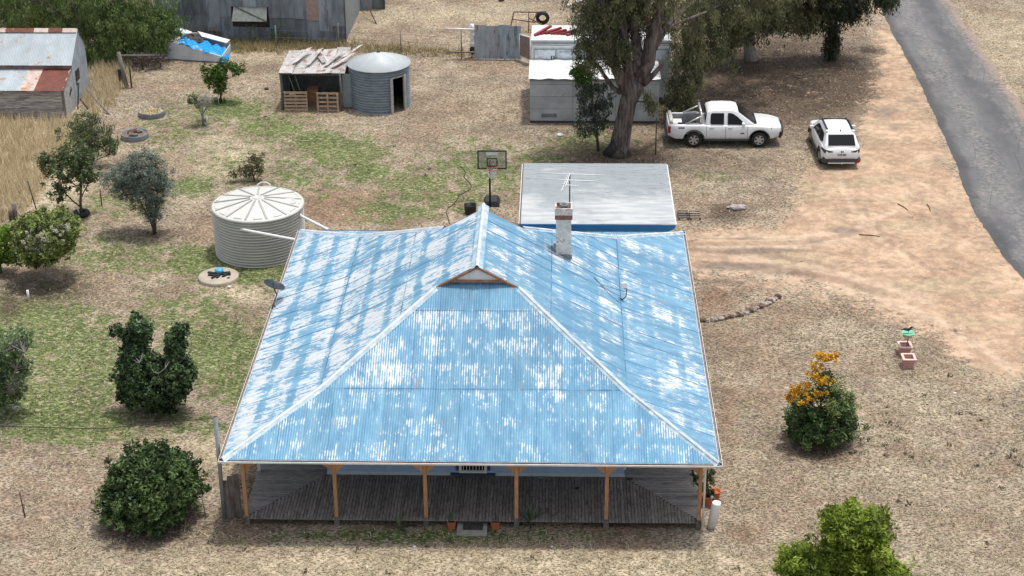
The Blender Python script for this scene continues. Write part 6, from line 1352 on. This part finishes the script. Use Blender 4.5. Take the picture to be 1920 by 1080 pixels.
# --- flowering tree and lime neighbour
b = G(90, 522)
tree('flowering_tree', 'round tree covered in cream flower clusters on the left', 'tree', b, [[(0, 0, -.05, .10), *L_((86, 490, 0, .07), (80, 460, 0, .05))], L_((87, 498, 0, .05), (72, 478, 0, .04), (60, 455, 0, .02)), L_((87, 495, 0, .05), (100, 470, 0, .03), (118, 450, 0, .02))],
     [BV(85, 440, b[1], 62, 44, 1.2, 330), BV(70, 470, b[1]-.2, 44, 26, .8, 120), BV(115, 430, b[1]+.2, 32, 28, .8, 80)], LM['flower'], 44, .12, BARKP, 70, asp=.5, cr=.2, shell=.6,
     extra=[('flower_clusters', [BV(68, 458, b[1]-1.0, 42, 22, .35, 40), BV(90, 445, b[1]-1.0, 36, 22, .35, 26), BV(120, 425, b[1]-.7, 26, 20, .4, 14)], LM['cream'], dict(n=44, size=.055, asp=.9, cr=.09, shell=.2))])
b = G(2, 512)
tree('lime_shrub', 'lime green shrub at the left edge beside the flowering tree', 'shrub', b, [[(0, 0, 0, .06), (0, 0, 1.2, .03)]], [BV(5, 465, b[1], 28, 38, .7, 90), BV(20, 440, b[1]+.1, 20, 20, .5, 30), BV(-20, 470, b[1], 30, 40, .8, 60)], LM['lime'], 40, .11, BARK, 30, asp=.5, cr=.18, shell=.5)
# --- olive
b = G(290, 438)
tree('olive_tree', 'silvery grey green olive tree right of the citrus', 'tree', b, [[(0, 0, -.05, .09), *L_((286, 410, 0, .06), (278, 380, 0, .04), (262, 350, 0, .03))], [(0, 0, .05, .07), *L_((292, 400, 0, .05), (295, 360, 0, .03), (298, 330, 0, .02))], [(0, 0, .1, .05), *L_((278, 405, .1, .03), (262, 375, .1, .02))]],
     [BV(262, 330, b[1], 56, 36, 1.0, 230), BV(225, 335, b[1]+.2, 34, 26, .8, 80), BV(290, 345, b[1], 36, 36, .8, 120), BV(286, 390, b[1], 26, 30, .5, 65), BV(245, 368, b[1]-.1, 34, 14, .6, 36), BV(265, 295, b[1]+.1, 26, 14, .6, 30)], LM['olive'], 46, .105, BARK, 90, .01, asp=.26, cr=.22, shell=.35,
     extra=[('yellow_growth', [BV(258, 388, b[1]-.3, 18, 10, .3, 12), BV(305, 370, b[1]+.3, 8, 20, .2, 10)], LM['flower'], dict(n=26, size=.09, asp=.4, cr=.15))])
# --- citrus with tyre
b = G(153, 404)
tree('citrus_tree', 'open branched green tree growing out of a black tyre', 'tree', b, [[(0, 0, -.02, .07), *L_((151, 380, 0, .06), (152, 350, 0, .05), (150, 310, 0, .03), (148, 280, 0, .02))], L_((151, 388, 0, .04), (138, 378, 0, .035), (120, 360, .1, .025), (105, 320, .1, .015)), L_((152, 370, 0, .03), (165, 345, 0, .02)), L_((151, 355, 0, .03), (125, 335, 0, .02), (95, 290, 0, .012)), L_((130, 330, 0, .02), (118, 290, 0, .015), (100, 275, 0, .01))],
     [BV(125, 320, b[1], 46, 38, .9, 110), BV(160, 320, b[1]+.1, 32, 36, .7, 60), BV(140, 290, b[1]+.2, 44, 24, .7, 60), BV(88, 310, b[1], 18, 26, .4, 26), BV(110, 362, b[1], 26, 18, .5, 26), BV(85, 300, b[1], 10, 12, .3, 12)], LM['citrus'], 24, .115, BARK, 130, .011, asp=.5, cr=.17, shell=.35)
tag(build('tyre_ring', MB().lathe([(.18, .02), (.34, .02), (.38, .12), (.34, .2), (.2, .2), (.16, .1)], (b[0], b[1], 0), 28), TY, loc=tuple(b)), 'black tyre lying round the base of the citrus trunk', 'tyre')
tag(build('tree_guard', MB().tube([(b[0]-.05, b[1]-.12, .1), (b[0]-.12, b[1]-.12, .55)], .03, 7), mat('clean_white', (.80, .80, .80)), loc=tuple(b+[-.05, -.12, 0])), 'thin white tree guard leaning on the citrus trunk', 'tree guard')
# --- spiky tree above citrus
b = G(172, 310)
tree('spiky_shrub', 'loose upright green shrub at the edge of the tall dry grass', 'shrub', b, [[(0, 0, 0, .06), *L_((170, 270, 0, .04), (168, 230, 0, .02))], L_((168, 290, -.1, .02), (172, 262, -.2, .015), (176, 250, -.2, .01)), L_((180, 300, 0, .03), (205, 290, 0, .02), (215, 292, 0, .01))],
     [BV(155, 250, b[1], 50, 24, .9, 90), BV(175, 270, b[1], 40, 24, .8, 80), BV(200, 255, b[1]+.1, 22, 28, .5, 30), BV(165, 225, b[1]+.2, 40, 16, .7, 30), BV(210, 280, b[1], 14, 18, .3, 18)], LM['citrus'], 26, .13, GREYT, 110, .011, asp=.28, cr=.20, shell=.3, up=1.2)
# --- small green tree by pots
b = G(414, 192)
tree('small_tree', 'small bright green tree near the blue tarpaulin', 'tree', b, [[(0, 0, 0, .06), *L_((414, 170, 0, .045), (410, 150, 0, .03), (420, 125, 0, .015))]], [BV(420, 128, b[1], 34, 15, .6, 46), BV(402, 145, b[1], 22, 18, .5, 40), BV(440, 130, b[1]+.1, 18, 12, .4, 16), BV(410, 165, b[1], 14, 12, .3, 14), BV(412, 188, b[1], 12, 6, .3, 10), BV(392, 148, b[1], 10, 8, .3, 8)], LM['gumb'], 34, .13, BARK, 30, asp=.5, cr=.18, shell=.4)
tag(build('tree_guard', MB().tube([(b[0]-.1, b[1]-.1, 0), (b[0]-.1, b[1]-.1, .5)], .03, 7), mat('clean_white', (.80, .80, .80)), loc=tuple(b+[-.1, -.1, 0])), 'white tree guard beside the small bright green tree', 'tree guard')
b = G(381, 236)
tree('bare_tree', 'small nearly leafless grey tree with a grassy base', 'tree', b, [[(0, 0, 0, .06), *L_((380, 215, 0, .05), (379, 190, 0, .03))], L_((380, 220, 0, .03), (368, 190, 0, .02)), L_((380, 215, 0, .03), (395, 185, 0, .02))], [BV(382, 188, b[1], 26, 15, .6, 46)], LM['greyb'], 20, .16, GREYT, 46, .01, asp=.08, cr=.2, shell=.2,
     extra=[('leaf_tuft', [BV(362, 186, b[1], 12, 8, .3, 12), BV(372, 196, b[1], 10, 6, .3, 8)], LM['citrus'], dict(n=22, size=.12, asp=.4, cr=.15)), ('base_grass', [BV(381, 232, b[1], 14, 6, .35, 16)], LM['citrus'], dict(n=22, size=.13, asp=.2, cr=.15))])
tag(build('tree_guard', MB().tube([(b[0]+.2, b[1]-.02, .1), (b[0]+.22, b[1], .5)], .03, 7), mat('clean_white', (.80, .80, .80)), loc=tuple(b+[.2, 0, 0])), 'white tree guard beside the leafless grey tree', 'tree guard')
b = G(478, 340)
tree('sparse_bush', 'sparse brownish green bush behind the cream tank', 'bush', b, [[(0, 0, 0, .04), *L_((472, 320, 0, .03), (465, 295, 0, .015))], L_((476, 330, 0, .02), (490, 300, 0, .01))], [BV(462, 322, b[1], 28, 16, .5, 34), BV(478, 300, b[1]+.1, 24, 14, .5, 28), BV(486, 315, b[1], 12, 18, .3, 14), BV(440, 325, b[1], 12, 8, .3, 8)], leaf_mat('sparse_leaves', (0.053, 0.053, 0.024), (0.189, 0.177, 0.071), trans=.15), 24, .10, BARK, 60, .009, asp=.4, cr=.17, shell=.3)
# --- orange grevillea
b = G(1540, 828)
tree('orange_flowering_shrub', 'dark green shrub topped with bright orange flowers on the gravel', 'shrub', b, [[(0, 0, 0, .07), *L_((1538, 790, 0, .05), (1540, 740, 0, .03), (1548, 690, 0, .015))], L_((1540, 780, 0, .03), (1510, 740, 0, .015)), L_((1540, 770, 0, .03), (1580, 750, 0, .015))],
     [BV(1540, 800, b[1], 66, 24, 1.0, 210), BV(1535, 765, b[1], 50, 28, .8, 110), BV(1575, 760, b[1]+.1, 28, 28, .6, 34), BV(1545, 725, b[1]+.1, 26, 28, .5, 30), BV(1500, 790, b[1], 30, 28, .6, 70), BV(1592, 800, b[1], 24, 22, .5, 46)], LM['grev'], 40, .11, BARK, 70, asp=.42, cr=.18, shell=.55,
     extra=[('flowers', [BV(1545, 672, b[1]+.1, 30, 12, .3, 26), BV(1560, 668, b[1]+.1, 14, 8, .2, 10), BV(1530, 705, b[1]-.1, 26, 16, .3, 22), BV(1495, 735, b[1]-.2, 24, 12, .3, 22), BV(1482, 745, b[1]-.2, 12, 10, .2, 10), BV(1535, 738, b[1]-.6, 18, 8, .2, 9), BV(1524, 685, b[1], 10, 6, .2, 5), BV(1510, 722, b[1]-.2, 14, 8, .2, 8), BV(1548, 715, b[1]-.4, 18, 12, .3, 10), BV(1505, 752, b[1]-.5, 18, 8, .3, 8)], LM['orange'], dict(n=22, size=.075, asp=.7, cr=.11, shell=.2)), ('top_sprays', [BV(1588, 765, b[1]+.1, 26, 34, .5, 44), BV(1562, 720, b[1], 26, 28, .4, 30), BV(1560, 760, b[1]-.7, 22, 22, .3, 22)], LM['flower'], dict(n=18, size=.1, asp=.3, cr=.18, shell=.2))])
# --- bright shrub bottom right
b = G(1585, 1150)
tree('bright_green_shrub', 'bright yellow green shrub cut by the bottom edge', 'shrub', b, [[(0, 0, 0, .08), *L_((1590, 1080, 0, .05), (1600, 1010, 0, .03))], L_((1585, 1100, 0, .04), (1520, 1060, -.2, .02))],
     [BV(1605, 1005, b[1], 60, 50, 1.0, 300), BV(1512, 1062, b[1]-.2, 56, 30, .9, 200), BV(1600, 1075, b[1], 95, 40, 1.1, 300), BV(1660, 1085, b[1], 50, 34, .8, 120), BV(1575, 975, b[1]+.1, 34, 20, .5, 60), BV(1640, 985, b[1], 30, 28, .6, 60)], LM['bright'], 32, .14, BARK, 90, asp=.36, cr=.20, shell=.6, up=.3)
# --- climbing plant at right verandah corner
b = G(1324, 945)
tree('climbing_plant', 'dark leafy climber rising from the orange pot by the right post', 'plant', b+[.02, .02, .2], [[(0, 0, 0, .02), (-.02, 0, .8, .015), (-.1, 0, 1.6, .01)]], [BV(1328, 925, b[1], 12, 22, .2, 22), BV(1333, 895, b[1], 8, 18, .15, 14), BV(1304, 890, b[1]-.05, 9, 14, .15, 14), BV(1312, 910, b[1], 8, 14, .15, 10)], LM['round'], 30, .075, BARK, 20, .006, asp=.5, cr=.10, shell=.3)
for i, (x, y) in enumerate([(1305, 886), (1310, 902)]):
    c = V(x, y, b[1]-.1); tag(build('white_bloom', MB().blob(tuple(c), (.07, .05, .06), 8, 6, .2), WHT, loc=tuple(c)), ['upper white bloom on the climber by the right post', 'lower white bloom on the climber by the right post'][i], 'flower')
c = V(1335, 932, b[1]-.2); tag(build('white_tag', MB().tube([(c[0], c[1], .2), tuple(c)], .01, 5).blob(tuple(c), (.05, .03, .05), 10, 6, 0), WHT, loc=(c[0], c[1], .2)), 'small round white marker on a stake in the orange pot', 'marker')
